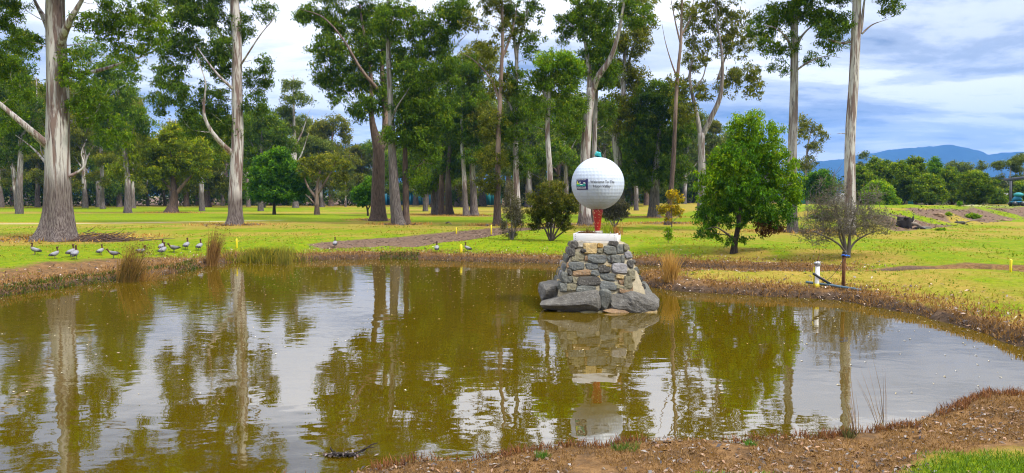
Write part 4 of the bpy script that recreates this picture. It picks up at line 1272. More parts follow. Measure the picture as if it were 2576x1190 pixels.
for j, (px, Yb, top) in enumerate(BG):
    rs = random.Random(j * 7 + 2)
    base = aty(px, 520, Yb)
    base[2] = gz(base[0], base[1])
    hgt_ = aty(px, top, Yb)[2] - base[2]
    if (j % 4 == 0 and j < 42) or px == 744:
        by = 492 + F * (CAMH - base[2]) / Yb
        h = by - top
        wd = rs.uniform(9, 14)
        lean = rs.uniform(-10, 10)
        trk_ = [(px, by, wd * 1.3), (px + lean * .2, by - h * .15, wd), (px + lean * .5, by - h * .4, wd * .8), (px + lean, by - h * .7, wd * .5), (px + lean * 1.2, top + 8, 2)]
        sparse = px == 744
        bl = []
        for _ in range(18 if not sparse else 9):
            f = rs.uniform(0.0, 0.80 if not sparse else 0.5)
            sp_ = (26 + 38 * min(1, f * 2.2)) * (1 if not sparse else 0.7)
            bl.append((px + lean * (1 - f) + rs.uniform(-1, 1) * sp_, top + 10 + f * h, rs.uniform(22, 38), rs.uniform(15, 26), 1.1 if not sparse else .8))
        lm = [[(px + lean * .5, by - h * f0, wd * .5), (px + lean * .5 + s_ * 18, by - h * (f0 + .1), wd * .35), (px + lean + s_ * 38, by - h * (f0 + .25), wd * .2)] for f0, s_ in ((.35, -1), (.45, 1), (.55, -1), (.3, 1))]
        pl = ['gum', 'gumdark', 'far', 'gumolive'][rs.randrange(4)] if not sparse else 'far'
        lab, grp = forest_label(px, top, Yb)
        if sparse:
            lab, grp = 'tall airy gum standing alone against the sky right of the second big gum', None
        o_ = tree('forest_gum', lab, (px, by), trk_, lm, bl, pl, rs.choice(['bark_grey', 'bark_pale', 'bark_brown']), cr=11, dens=1.3, lai=1.1, leafpx=5.8, Y=Yb, group=grp, sides=8, rough=(.15, .1))
        if not sparse:
            protos.append((o_, hgt_))
    else:
        src, h0 = rs.choice(protos)
        s_ = hgt_ / h0
        lab, grp = forest_label(px, top, Yb)
        copy_tree(src, base, rs.uniform(0, 6.28), (s_ * rs.uniform(.9, 1.2), s_ * rs.uniform(.9, 1.2), s_), lab, grp)

# tell look-alikes apart by their order from the left
same = {}
for o_ in COL.objects:
    if o_.name.startswith('forest_gum') and o_.parent is None and ' forest rank ' in o_['label']:
        same.setdefault(o_['label'], []).append(o_)
for lab, lst in same.items():
    lst.sort(key=lambda q: q.location.x / q.location.y)
    words = {1: [''], 2: [', left one', ', right one'], 3: [', leftmost', ', middle one', ', rightmost'], 4: [', leftmost', ', second from left', ', second from right', ', rightmost'],
             5: [', leftmost', ', second from left', ', middle one', ', second from right', ', rightmost'],
             6: [', leftmost', ', second from left', ', third from left', ', third from right', ', second from right', ', rightmost']}.get(len(lst))
    if words:
        for o_, w_ in zip(lst, words):
            o_['label'] = lab + w_

# two trunks that stand out at the left
tree('gum_tree', 'grey gum with bare crooked lower boughs, right of the huge left trunk', (255, 516),
     [(255, 517, 26), (253, 490, 22), (250, 450, 19), (249, 420, 16), (247, 380, 10), (245, 320, 6)],
     [[(250, 430, 9), (238, 400, 7), (232, 370, 5), (215, 350, 4)], [(252, 440, 8), (265, 405, 6), (275, 380, 4), (300, 365, 3)]],
     [(250, 330, 50, 40, .9), (290, 380, 40, 35, .8), (220, 370, 35, 35, .6), (330, 430, 45, 45, 1.2, 'yellow'), (310, 340, 45, 40, 1, 'gum')], 'gum', 'bark_grey', cr=10, dens=1.5, leafpx=5.2, rough=(.2, .1), sides=9,
     stubs=[[(250, 470, 5), (228, 455, 4), (200, 440, 3), (190, 425, 2)], [(251, 455, 5), (225, 430, 4), (210, 400, 3), (195, 392, 2)]])
tree('burnt_trunk', 'red-brown burnt trunk standing against the grey gum with crooked boughs', (271, 515),
     [(272, 516, 20), (271, 490, 18), (269, 460, 15), (267, 430, 11), (266, 400, 8), (265, 370, 4)], [], [(270, 350, 35, 30, .7)], 'gumdark', 'bark_red', cr=9, dens=1.3, leafpx=5.2, rough=(.35, .1), sides=9)

# the wood behind everything, one mass
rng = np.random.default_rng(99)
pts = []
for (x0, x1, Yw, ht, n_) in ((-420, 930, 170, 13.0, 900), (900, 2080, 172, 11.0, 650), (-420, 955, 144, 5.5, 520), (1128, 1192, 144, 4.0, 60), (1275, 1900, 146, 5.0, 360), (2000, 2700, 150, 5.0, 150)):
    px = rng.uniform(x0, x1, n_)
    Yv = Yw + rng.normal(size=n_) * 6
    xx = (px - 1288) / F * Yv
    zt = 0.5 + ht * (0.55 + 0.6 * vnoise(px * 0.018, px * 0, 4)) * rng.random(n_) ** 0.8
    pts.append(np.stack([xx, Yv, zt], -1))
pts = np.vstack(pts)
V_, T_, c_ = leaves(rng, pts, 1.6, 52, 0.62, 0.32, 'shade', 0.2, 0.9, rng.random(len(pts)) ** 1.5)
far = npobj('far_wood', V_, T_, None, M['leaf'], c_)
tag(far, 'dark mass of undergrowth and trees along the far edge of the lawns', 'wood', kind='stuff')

# ------------------------------------------------------------------ monument
YM = 16.58
XM = aty(1503, 595, YM)[0]
KM = mperpx(YM)


def zrow(py, Y=YM):
    return aty(1503, py, Y)[2]


def mat_stone(name, base):
    m, t, o = newmat(name)
    c = ocoord(t)
    a = attr(t).outputs['Color']
    n1_ = noise_n(t, c, 7, 5, 0.65)
    n2_ = noise_n(t, c, 28, 4, 0.7)
    colr = mixc(t, ramp(t, n1_, [(0.35, 0), (0.68, 0.8)]), a, mixc(t, 1.0, a, (0.42, 0.40, 0.40), 'MULTIPLY'))
    colr = mixc(t, ramp(t, n2_, [(0.55, 0), (0.72, 0.55)]), colr, (0.36, 0.35, 0.30))
    p = principled(t, o, colr, 0.85, 0.25)
    t.links.new(bump(t, math_n(t, 'ADD', n1_, math_n(t, 'MULTIPLY', n2_, 0.4)), 0.8, 0.05), p.inputs['Normal'])
    return m


M['stone'] = mat_stone('stone', None)
M['mortar'] = mat_simple('mortar', (0.36, 0.31, 0.215), 0.9, 0.15, 0.7, 9, 0.7, 40, 0.55)
M['white_timber'] = mat_simple('white_timber', (0.74, 0.73, 0.74), 0.6, 0.3, 0.35, 6, 0.2, 40, 0.75, (1, 1, 5))
M['concrete'] = mat_simple('concrete', (0.50, 0.47, 0.42), 0.85, 0.2, 0.6, 8, 0.3, 50, 0.6)
M['soil'] = mat_simple('soil', (0.09, 0.045, 0.022), 0.95, 0.1, 0.6, 12, 0.6, 40)

ZT = zrow(612, YM - 0.5)
ZB = -0.05


def halfw(z):          # half width of the tapering pier at height z
    f = np.clip((z - 0.33) / (ZT - 0.33), 0, 1)
    return 0.93 * (1 - f) + 0.545 * f


plinth = empty('stone_plinth', (XM, YM, 0), 'tapering rough stone pier on dark boulders standing in the pond', 'plinth')
core = MB()
zs_ = np.linspace(-0.3, ZT, 8)
for q in range(len(zs_) - 1):
    pass
ring = []
for z in zs_:
    h_ = halfw(z) - 0.006
    ring.append([[-h_, -h_, z], [0, -h_ - 0.01, z], [h_, -h_, z], [h_ + 0.01, 0, z], [h_, h_, z], [0, h_, z], [-h_, h_, z], [-h_ - 0.01, 0, z]])
ring = np.array(ring).reshape(-1, 3)
qd = [[a * 8 + b, a * 8 + (b + 1) % 8, (a + 1) * 8 + (b + 1) % 8, (a + 1) * 8 + b] for a in range(7) for b in range(8)]
qd += [[56, 57, 58, 59], [56, 59, 60, 63], [60, 61, 62, 63]]
core.add(ring, qd).build('mortar_core', M['mortar'], plinth)


def rock_mesh(name, s, seed, cuts=2, rough=0.12, power=5.0, col=(0.2, 0.2, 0.2), taper=0.0, slope=0.0):
    bm = bmesh.new()
    bmesh.ops.create_cube(bm, size=2.0)
    bmesh.ops.subdivide_edges(bm, edges=bm.edges[:], cuts=cuts, use_grid_fill=True)
    off = Vector((seed * 3.17 % 50, seed * 1.7 % 37, seed * 0.9 % 29))
    rr_ = random.Random(int(seed * 977))
    planes = []
    for _ in range(9 if cuts > 3 else 5):
        pn = Vector((rr_.gauss(0, 1), rr_.gauss(0, 1), rr_.gauss(0, .8))).normalized()
        planes.append((pn, rr_.uniform(0.80, 1.05) if cuts > 4 else rr_.uniform(1.1, 1.3)))
    for v in bm.verts:
        c = v.co
        k = (abs(c.x) ** power + abs(c.y) ** power + abs(c.z) ** power) ** (1 / power)
        c = c / max(k, 1e-6)
        for pn, pd in planes:
            ex = c.dot(pn) - pd
            if ex > 0:
                c = c - pn * ex
        nv = mnoise.noise_vector(c * 0.9 + off) * rough * 1.6 + mnoise.noise_vector(c * 2.3 + off) * rough * 0.6
        c = c + nv
        c.x *= 1 - taper * max(0, c.z)
        if slope:
            f_ = (c.x + 1) / 2 if slope > 0 else (1 - c.x) / 2
            c.z = (c.z + 1) * (1 - abs(slope) * f_) - 1
        v.co = Vector((c.x * s[0], c.y * s[1], c.z * s[2]))
    me = bpy.data.meshes.new(name)
    bm.to_mesh(me)
    bm.free()
    a = me.color_attributes.new('Col', 'FLOAT_COLOR', 'POINT')
    a.data.foreach_set('color', np.tile(np.array([*col, 1.0], dtype=np.float32), len(me.vertices)))
    me.materials.append(M['stone'])
    return me


SC = {'g': (0.135, 0.14, 0.125), 'b': (0.130, 0.138, 0.132), 'd': (0.075, 0.070, 0.062), 't': (0.38, 0.28, 0.13), 'o': (0.44, 0.26, 0.06), 'v': (0.21, 0.19, 0.12), 'w': (0.50, 0.46, 0.38), 'l': (0.27, 0.26, 0.265), 'n': (0.28, 0.18, 0.10)}
FRONT = [(245, 297, 640, 688, 'd'), (292, 350, 638, 682, 'w'), (345, 440, 650, 722, 't'), (440, 482, 655, 685, 'o'), (520, 587, 640, 672, 'd'), (490, 572, 672, 727, 'g'), (575, 622, 662, 722, 'g'), (622, 650, 655, 705, 'v'),
         (235, 278, 690, 742, 'd'), (266, 370, 716, 778, 'v'), (375, 502, 732, 786, 'b'), (515, 607, 735, 790, 'g'), (630, 677, 710, 757, 'l'), (330, 372, 692, 716, 'd'), (440, 488, 690, 726, 'v'),
         (224, 246, 786, 822, 'n'), (246, 352, 782, 836, 'b'), (362, 450, 790, 832, 'b'), (450, 530, 802, 852, 'd'), (542, 646, 790, 856, 'l'), (650, 692, 768, 824, 'd'),
         (178, 220, 850, 922, 'g'), (240, 270, 832, 872, 'd'), (278, 398, 838, 878, 'n'), (400, 456, 838, 876, 'b'), (462, 566, 858, 910, 'b'), (570, 622, 868, 900, 't'), (655, 702, 832, 902, 'v'),
         (222, 276, 882, 928, 'g'), (310, 460, 882, 940, 'd'), (464, 582, 916, 972, 'b'), (586, 632, 904, 938, 'n'), (628, 682, 876, 960, 'v'), (275, 308, 886, 930, 'v'), (225, 300, 932, 978, 'v'), (300, 430, 944, 990, 'g'), (590, 690, 942, 1000, 'n'), (185, 240, 925, 980, 'g'), (530, 545, 735, 790, 'd'), (440, 462, 858, 900, 't'), (495, 535, 800, 815, 't'), (355, 375, 740, 775, 'n'), (605, 632, 735, 790, 'g')]
for q, (x0, x1, y0, y1, ck) in enumerate(FRONT):
    to = lambda cx, cy: ((2080 + cx * 0.5714) * 0.644, (580 + cy * 0.5714) * 0.644)
    pa, pb = to(x0, y0), to(x1, y1)
    Yf = YM - 0.7
    for _ in range(3):
        mid = aty((pa[0] + pb[0]) / 2, (pa[1] + pb[1]) / 2, Yf)
        Yf = YM - halfw(mid[2])
    s_ = mperpx(Yf) * 0.5
    sx_, sz_ = (pb[0] - pa[0]) * s_ * 1.03, (pb[1] - pa[1]) * s_ * 1.12
    cl_ = np.array(SC[ck]) * random.Random(q).uniform(0.8, 1.2)
    me = rock_mesh('stone', (sx_, 0.085, sz_), q + 3, 4, 0.10, 7.0, cl_)
    ob = link(bpy.data.objects.new('stone', me), plinth)
    h_ = halfw(mid[2])
    ux = np.clip(mid[0] - XM, -h_ + 0.02, h_ - 0.02)
    ob.location = (ux, Yf - YM + 0.034 + 0.02 * math.sin(q * 2.3), mid[2])
    ob.rotation_euler = (-math.atan2(0.93 - 0.545, ZT - 0.33), 0.09 * math.sin(q * 5.1), 0.10 * math.sin(q * 3.7))
# the other three faces: courses of stones
rs = random.Random(4)
keys = 'gbdvgbdlntg'
for face in (1, 2, 3):
    z = 0.42
    while z < ZT - 0.07:
        ch = min(rs.uniform(0.13, 0.19), ZT - 0.02 - z)
        h_ = halfw(z + ch / 2)
        u = -h_
        while u < h_ - 0.06:
            lw_ = min(rs.uniform(0.16, 0.36), h_ - u)
            if lw_ < 0.08:
                break
            me = rock_mesh('stone', (lw_ / 2 - 0.012, 0.075, ch / 2 - 0.008), rs.random() * 90, 2, 0.12, 6.0, np.array(SC[rs.choice(keys)]) * rs.uniform(.75, 1.2))
            ob = link(bpy.data.objects.new('stone', me), plinth)
            cu = u + lw_ / 2
            sl = math.atan2(0.86 - 0.545, ZT - 0.33)
            rot = Matrix.Rotation(face * math.pi / 2, 4, 'Z')
            ob.matrix_local = rot @ Matrix.Translation((cu, -h_ + 0.03, z + ch / 2)) @ Matrix.Rotation(-sl, 4, 'X')
            u += lw_
        z += ch
# base boulders
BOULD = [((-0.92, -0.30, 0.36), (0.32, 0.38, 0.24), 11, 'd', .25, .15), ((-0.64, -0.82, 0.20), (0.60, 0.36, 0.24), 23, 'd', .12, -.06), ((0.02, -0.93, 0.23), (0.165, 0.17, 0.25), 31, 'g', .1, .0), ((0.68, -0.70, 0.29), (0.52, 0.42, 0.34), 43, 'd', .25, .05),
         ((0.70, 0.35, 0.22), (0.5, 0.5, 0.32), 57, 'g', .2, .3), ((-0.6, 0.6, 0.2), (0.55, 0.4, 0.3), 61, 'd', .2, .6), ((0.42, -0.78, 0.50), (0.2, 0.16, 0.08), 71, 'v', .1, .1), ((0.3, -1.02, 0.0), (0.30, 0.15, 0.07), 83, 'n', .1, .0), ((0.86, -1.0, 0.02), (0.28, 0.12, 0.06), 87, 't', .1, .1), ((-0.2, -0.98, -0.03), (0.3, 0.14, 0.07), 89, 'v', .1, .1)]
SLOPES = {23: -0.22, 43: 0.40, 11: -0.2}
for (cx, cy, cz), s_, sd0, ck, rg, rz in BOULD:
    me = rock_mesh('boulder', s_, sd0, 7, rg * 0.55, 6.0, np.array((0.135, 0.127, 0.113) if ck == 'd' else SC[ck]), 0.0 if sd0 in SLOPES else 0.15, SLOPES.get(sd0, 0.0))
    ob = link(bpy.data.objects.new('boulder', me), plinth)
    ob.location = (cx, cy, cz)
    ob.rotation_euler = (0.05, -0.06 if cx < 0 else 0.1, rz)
cap = MB().box((0, 0, ZT + 0.006), (0.93, 0.93, 0.09), -0.22)
cap.build('concrete_cap', M['concrete'], plinth)

# planter box
zb0, zb1 = zrow(608.5, YM - 0.5), zrow(588, YM - 0.5)
planter = empty('planter_box', (XM, YM, zb0), 'white timber planter box crowning the stone pier', 'planter', None, -0.22)
hb = zb1 - zb0
hw_ = 0.453
for (cx, cy, sx_, sy_) in ((0, -hw_, 2 * hw_ + 0.03, 0.03), (0, hw_, 2 * hw_ + 0.03, 0.03), (-hw_, 0, 0.03, 2 * hw_ - 0.034), (hw_, 0, 0.03, 2 * hw_ - 0.034)):
    o_ = MB().box((cx, cy, hb / 2 + 0.008), (sx_, sy_, hb - 0.016)).build('board', M['white_timber'], planter)
    bv = o_.modifiers.new('bevel', 'BEVEL')
    bv.width = 0.006
    bv.segments = 2
for sx_ in (-1, 1):
    for sy_ in (-1, 1):
        MB().box((sx_ * (hw_ - 0.04), sy_ * (hw_ - 0.04), hb / 2), (0.045, 0.045, hb - 0.03)).build('corner_post', M['white_timber'], planter)
sb = MB()
gx, gy = np.meshgrid(np.linspace(-hw_ + 0.017, hw_ - 0.017, 14), np.linspace(-hw_ + 0.017, hw_ - 0.017, 14))
gzv = hb - 0.015 + (fbm(gx.ravel() * 6, gy.ravel() * 6, 5) - 0.45) * 0.06
i = (np.arange(13)[:, None] * 14 + np.arange(13)[None]).ravel()
sb.add(np.stack([gx.ravel(), gy.ravel(), gzv], -1), np.stack([i, i + 1, i + 15, i + 14], -1))
sb.build('soil', M['soil'], planter, True)
for k_ in range(4):
    for cx in (-hw_ + 0.035, hw_ - 0.035):
        MB().tube(np.array([[cx, -hw_ - 0.0155, 0.025 + k_ * hb / 4.4], [cx, -hw_ - 0.0185, 0.025 + k_ * hb / 4.4]]), 0.006, 8).build('nail_head', M['bark_dark'], planter)

# golf ball on tee
ball_z = zrow(462)
RB = 66 * KM
z_tee0 = zb1 - 0.01
gb = empty('golf_ball_sign', (XM, YM, z_tee0), 'giant white dimpled golf ball on a red tee, welcome lettering on its face', 'monument')
zc = ball_z - z_tee0
m, t, o = newmat('ball_paint')
c = ocoord(t)
st = ramp(t, noise_n(t, mapping(t, c, (5, 5, 0.7)), 2.5, 6, 0.65), [(0.48, 0), (0.74, 0.6)])
principled(t, o, mixc(t, st, (0.43, 0.49, 0.59), (0.35, 0.365, 0.38)), 0.42, 0.4)
M['ball'] = m
nlat, nlon = 110, 220
la = (np.arange(1, nlat) / nlat - 0.5) * math.pi
lo = np.arange(nlon) / nlon * 2 * math.pi
LA, LO = np.meshgrid(la, lo, indexing='ij')
sp_d = 0.078 / RB
rowi = np.round(LA / sp_d)
rlat = rowi * sp_d
cnt = np.maximum(1, np.round(2 * math.pi * np.cos(np.clip(rlat, -1.5, 1.5)) / sp_d))
off = (rowi % 2) * 0.5
li = np.round(LO / (2 * math.pi) * cnt - off) + off
dlo = LO - li * 2 * math.pi / cnt
dd = np.sqrt((LA - rlat) ** 2 + (dlo * np.cos(LA)) ** 2) / (sp_d * 0.43)
rb = RB - 0.0055 * np.where(dd < 1, 1 - dd ** 2, 0)
V = np.stack([rb * np.cos(LA) * np.cos(LO), rb * np.cos(LA) * np.sin(LO), rb * np.sin(LA)], -1).reshape(-1, 3)
V = np.vstack([V, [[0, 0, -RB], [0, 0, RB]]])
i = np.arange(nlat - 2)[:, None] * nlon
j = np.arange(nlon)[None]
j2 = (j + 1) % nlon
qd = np.stack([i + j, i + j2, i + nlon + j2, i + nlon + j], -1).reshape(-1, 4)
e = (nlat - 2) * nlon
tr = np.vstack([np.stack([j2[0], j[0], np.full(nlon, len(V) - 2)], -1), np.stack([e + j[0], e + j2[0], np.full(nlon, len(V) - 1)], -1)])
ball = npobj('ball', V, tr, qd, M['ball'], None, True, gb)
ball.location = (0, 0, zc)
# tee
m, t, o = newmat('tee_paint')
c = ocoord(t)
pk = ramp(t, noise_n(t, c, 9, 5, 0.7, 1.2), [(0.57, 0), (0.585, 1)])
redc = mixc(t, noise_n(t, c, 4, 4, 0.6), (0.30, 0.006, 0.004), (0.42, 0.016, 0.010))
principled(t, o, mixc(t, pk, redc, (0.55, 0.34, 0.17)), 0.4, 0.5)
tm = MB().lathe([(0.0, 0.0), (0.062, 0.0), (0.060, 0.03), (0.066, 0.12), (0.076, 0.22), (0.092, 0.33), (0.108, 0.42), (0.118, 0.46), (0.118, 0.52), (0.0, 0.52)], (0, 0, 0), 28)
tee = tm.build('tee', m, gb, True)
tee.scale = (1, 1, (zc - RB + 0.03) / 0.52)
MB().lathe([(0.0, 0), (0.10, 0), (0.11, 0.03), (0.09, 0.07), (0.0, 0.075)], (0.03, -0.02, -0.02), 12).build('concrete_footing', M['concrete'], gb, True)
# teal knot on top
m_teal = mat_simple('teal_cover', (0.03, 0.33, 0.33), 0.6, 0.3, 0.5, 20, 0.4, 40, 0.5)
tk = MB()
for k_ in range(5):
    a_ = k_ * 1.3
    P = [[0.06 * math.cos(a_ + q) * (1 - 0.1 * k_), 0.05 * math.sin(a_ + q), RB + 0.005 + 0.055 * math.sin(q * 0.5) + 0.012 * k_] for q in np.linspace(0, 6.0, 12)]
    tk.tube(P, 0.022, 6)
tko = tk.build('rope_knot', m_teal, gb, True)
tko.location = (0, 0, zc)


# things lying on the face of the ball
face_az = math.atan2(-XM, -YM)        # towards the camera


def onball(u, v, lift=0.004):
    """u right, v up in radians on the face towards the camera"""
    u = np.asarray(u, dtype=float)
    v = np.asarray(v, dtype=float)
    r = RB + lift
    fx_, fy_ = math.sin(face_az), math.cos(face_az)
    rx_, ry_ = -fy_, fx_
    cu, su = np.cos(u), np.sin(u)
    cv, sv = np.cos(v), np.sin(v)
    return np.stack([r * cv * (cu * fx_ + su * rx_), r * cv * (cu * fy_ + su * ry_), r * sv], -1)


def patch(name, u0, u1, low, high, mat, lift, n=24, mrows=8, parent=gb):
    u = np.linspace(u0, u1, n)
    lo_ = np.array([low(q) for q in u])
    hi_ = np.array([high(q) for q in u])
    f = np.linspace(0, 1, mrows)
    VV = lo_[None] * (1 - f[:, None]) + hi_[None] * f[:, None]
    U = np.repeat(u[None], mrows, 0)
    i = (np.arange(mrows - 1)[:, None] * n + np.arange(n - 1)[None]).ravel()
    o_ = npobj(name, onball(U.ravel(), VV.ravel(), lift), None, np.stack([i, i + 1, i + n + 1, i + n], -1), mat, None, True, parent)
    return o_


M['navy'] = mat_simple('navy_print', (0.010, 0.008, 0.085), 0.4, 0.4, 0.1)
M['p_yellow'] = mat_simple('yellow_print', (0.62, 0.60, 0.05), 0.4, 0.4, 0.1)
M['p_green'] = mat_simple('green_print', (0.12, 0.45, 0.06), 0.4, 0.4, 0.1)
M['p_teal'] = mat_simple('teal_print', (0.01, 0.30, 0.26), 0.4, 0.4, 0.1)
M['p_white'] = mat_simple('white_print', (0.80, 0.80, 0.80), 0.4, 0.4, 0.1)
M['p_grey'] = mat_simple('grey_letter', (0.085, 0.09, 0.11), 0.5, 0.3, 0.1)
U0, U1, V0, V1 = -0.905, -0.372, -0.235, 0.165
pw, phh = U1 - U0, V1 - V0
pu = lambda f: U0 + pw * f
pv = lambda f: V0 + phh * f
plq = patch('plaque', U0, U1, lambda u: V0, lambda u: V1, M['navy'], 0.006)
plq.location = (0, 0, zc)


def sub(name, f0, f1, low, high, mat, lift):
    o_ = patch(name, pu(f0), pu(f1), lambda u: pv(low((u - U0) / pw)), lambda u: pv(high((u - U0) / pw)), mat, lift, 28, 5, plq)
    return o_


sub('teal_field', 0.05, 0.83, lambda f: 0.32, lambda f: 0.50 + 0.04 * math.sin(f * 9), M['p_teal'], 0.0085)
sub('white_wave', 0.05, 0.83, lambda f: 0.50 + 0.04 * math.sin(f * 9) - 0.01, lambda f: 0.56 + 0.04 * math.sin(f * 8 + .3), M['p_white'], 0.0095)
sub('green_fairway', 0.05, 0.40, lambda f: 0.46 - 0.1 * f, lambda f: 0.56 - 0.1 * f, M['p_green'], 0.0105)
sub('yellow_hill', 0.05, 0.30, lambda f: 0.54, lambda f: 0.56 + 0.24 * math.exp(-((f - 0.15) / 0.07) ** 2) , M['p_yellow'], 0.0115)
sub('green_bunker', 0.60, 0.83, lambda f: 0.36, lambda f: 0.50 + 0.12 * math.exp(-((f - 0.74) / 0.06) ** 2), M['p_teal'], 0.0115)
sub('white_ball_mark', 0.66, 0.83, lambda f: 0.62 - 0.5 * math.sqrt(max(0.0, 0.085 ** 2 - (f - 0.745) ** 2)), lambda f: 0.62 + 0.6 * math.sqrt(max(0.0, 0.085 ** 2 - (f - 0.745) ** 2)), M['p_white'], 0.0125)
sub('flag_mark', 0.35, 0.43, lambda f: 0.66 - 0.5 * math.sqrt(max(0.0, 0.04 ** 2 - (f - 0.39) ** 2)), lambda f: 0.70 + 0.9 * math.sqrt(max(0.0, 0.04 ** 2 - (f - 0.39) ** 2)), M['p_white'], 0.0125)


def text_on_ball(name, body, uc, vc, width, mat, lift, parent, height=None, bold=0.0):
    cu = bpy.data.curves.new(name, 'FONT')
    cu.body = body
    cu.size = 1.0
    cu.resolution_u = 4
    cu.offset = bold
    tmp = bpy.data.objects.new(name + '_tmp', cu)
    COL.objects.link(tmp)
    dg = bpy.context.evaluated_depsgraph_get()
    dg.update()
    me = bpy.data.meshes.new_from_object(tmp.evaluated_get(dg))
    bpy.data.objects.remove(tmp)
    n_ = len(me.vertices)
    co = np.empty(n_ * 3, dtype=np.float32)
    me.vertices.foreach_get('co', co)
    co = co.reshape(-1, 3)
    w_ = np.ptp(co[:, 0])
    s_ = width / w_
    sy_ = s_ if height is None else height / 0.7
    u = (co[:, 0] - co[:, 0].min()) * s_ - width / 2 + uc
    v_ = co[:, 1] * sy_ + vc
    me.vertices.foreach_set('co', onball(u, v_, lift).astype(np.float32).ravel())
    me.materials.clear()
    me.materials.append(mat)
    me.update()
    o_ = link(bpy.data.objects.new(name, me), parent)
    return o_


t1_ = text_on_ball('lettering', 'Welcome To The', 0.185, 0.012, 0.93, M['p_grey'], 0.006, gb, None, 0.014)
t2_ = text_on_ball('lettering', 'Huon Valley', 0.165, -0.150, 0.66, M['p_grey'], 0.006, gb, None, 0.014)
for q in (t1_, t2_):
    q.location = (0, 0, zc)
text_on_ball('plaque_lettering', 'HUON VALLEY', pu(0.47), pv(0.875), pw * 0.82, M['p_white'], 0.0095, plq, phh * 0.085, 0.01)
text_on_ball('plaque_lettering', 'GOLF CLUB', pu(0.47), pv(0.17), pw * 0.80, M['p_white'], 0.0095, plq, phh * 0.11, 0.012)
MB_ = patch('plaque_rule', pu(0.08), pu(0.86), lambda u: pv(0.085), lambda u: pv(0.11), M['p_white'], 0.0095, 24, 3, plq)

# ------------------------------------------------------------------ plants in the planter, tussocks, grass
def blades(rng, P, h, w, lean=0.4, c0=(0.1, 0.15, 0.02), c1=(0.25, 0.2, 0.06), bend=0.35, dirn=None, jit=0.5, tipc=None):
    """grass blades: two-segment tapering strips"""
    P = np.asarray(P)
    n = len(P)
    h = h * (1 - jit + 2 * jit * rng.random(n)) if np.isscalar(h) else h
    d = rng.normal(size=(n, 2)) if dirn is None else np.asarray(dirn) + rng.normal(size=(n, 2)) * 0.4
    d = np.concatenate([d, np.zeros((n, 1))], 1)
    d /= np.linalg.norm(d, axis=1)[:, None] + 1e-9
    ln = lean * rng.random(n)
    up = np.array([0, 0, 1.0])
    mid = P + (up * np.cos(ln)[:, None] + d * np.sin(ln)[:, None]) * (h * 0.55)[:, None]
    l2 = ln + bend * rng.random(n)
    tip = mid + (up * np.cos(l2)[:, None] + d * np.sin(l2)[:, None]) * (h * 0.45)[:, None]
    s = np.stack([np.cos(a_ := rng.random(n) * math.pi), np.sin(a_), np.zeros(n)], -1) * (w * 0.5)
    V = np.stack([P - s, P + s, mid - s * 0.8, mid + s * 0.8, tip], 1).reshape(-1, 3)
    b = np.arange(n)[:, None] * 5
    T = np.concatenate([b + [0, 1, 3], b + [0, 3, 2], b + [2, 3, 4]], 0)
    c0, c1 = np.array(c0), np.array(c1)
    f = rng.random(n)[:, None]
    col = c0 * (1 - f) + c1 * f
    col = np.repeat(col * (0.75 + 0.5 * rng.random(n))[:, None], 5, 0)
    if tipc is not None:
        col[4::5] = np.array(tipc)
    return V, T, col


def tussock(name, label, base, n, hpx, wpx, w, c0, c1, lean, seed, dirn=None, cat='grass tussock', group=None, seeds=0, bend=.35):
    rng = np.random.default_rng(seed)
    b = onground(*base)
    k = mperpx(b[1])
    r = np.sqrt(rng.random(n)) * wpx * 0.5 * k
    a = rng.random(n) * 6.283
    P = np.stack([r * np.cos(a), r * np.sin(a) * 0.8, np.full(n, -0.04)], -1)
    V, T, c = blades(rng, P, hpx * k, w, lean, c0, c1, bend, dirn)
    mb_ = MB().add(V, None, T, c)
    if seeds:
        tips = V.reshape(-1, 5, 3)[rng.integers(0, n, seeds), 4]
        V2, T2, c2 = leaves(rng, tips + rng.normal(size=(seeds, 3)) * 0.05, 0.06, 5, 0.05, 0.02, 'brown', 0.0)
        mb_.add(V2, None, T2, c2)
    o_ = mb_.build(name, M['blade'])
    o_.location = b
    return tag(o_, label, cat, group)


DRY0, DRY1 = (0.20, 0.10, 0.025), (0.36, 0.21, 0.06)
tussock('grass_tussock', 'tallest dark-footed reed tussock leaning right at the left shore', (312, 703), 480, 96, 44, 0.016, (0.09, 0.070, 0.014), (0.36, 0.22, 0.06), 0.55, 1, (1, 0.1), seeds=140)
tussock('grass_tussock', 'plume of tan reeds leaning right beside the drain at the shore', (531, 660), 320, 74, 24, 0.016, (0.18, 0.10, 0.03), (0.34, 0.20, 0.07), 0.42, 2, (1, 0), seeds=120)
tussock('grass_tussock', 'spiky upright green reed clump rising from the far shore', (716, 656), 240, 78, 34, 0.022, (0.09, 0.11, 0.012), (0.26, 0.21, 0.03), 0.18, 3)
tussock('grass_tussock', 'golden dry tuft on the tip of the low spit', (1685, 722), 320, 62, 30, 0.016, (0.32, 0.19, 0.05), (0.50, 0.31, 0.09), 0.34, 4)
tussock('grass_tussock', 'loose straw tuft arching over the shore right of the tallest tussock', (352, 697), 200, 45, 55, 0.018, DRY0, (0.42, 0.26, 0.08), 0.8, 6, (0.6, 0))
for j, (bx, by, lb) in enumerate(((2155, 1092, 'wispy tall stalks leaning left from the near right bank'), (2225, 1072, 'second wisp of thin stalks on the near right bank'), (2440, 990, 'thin upright stalks on the near bank below the right edge of the pond'))):
    tussock('grass_wisp', lb, (bx, by), 15, 150 if j < 2 else 105, 20, 0.006, (0.12, 0.075, 0.05), (0.26, 0.17, 0.10), 0.5 if j < 2 else 0.2, 11 + j, (-1, 0.1) if j < 2 else (0, 0.1), bend=.15)
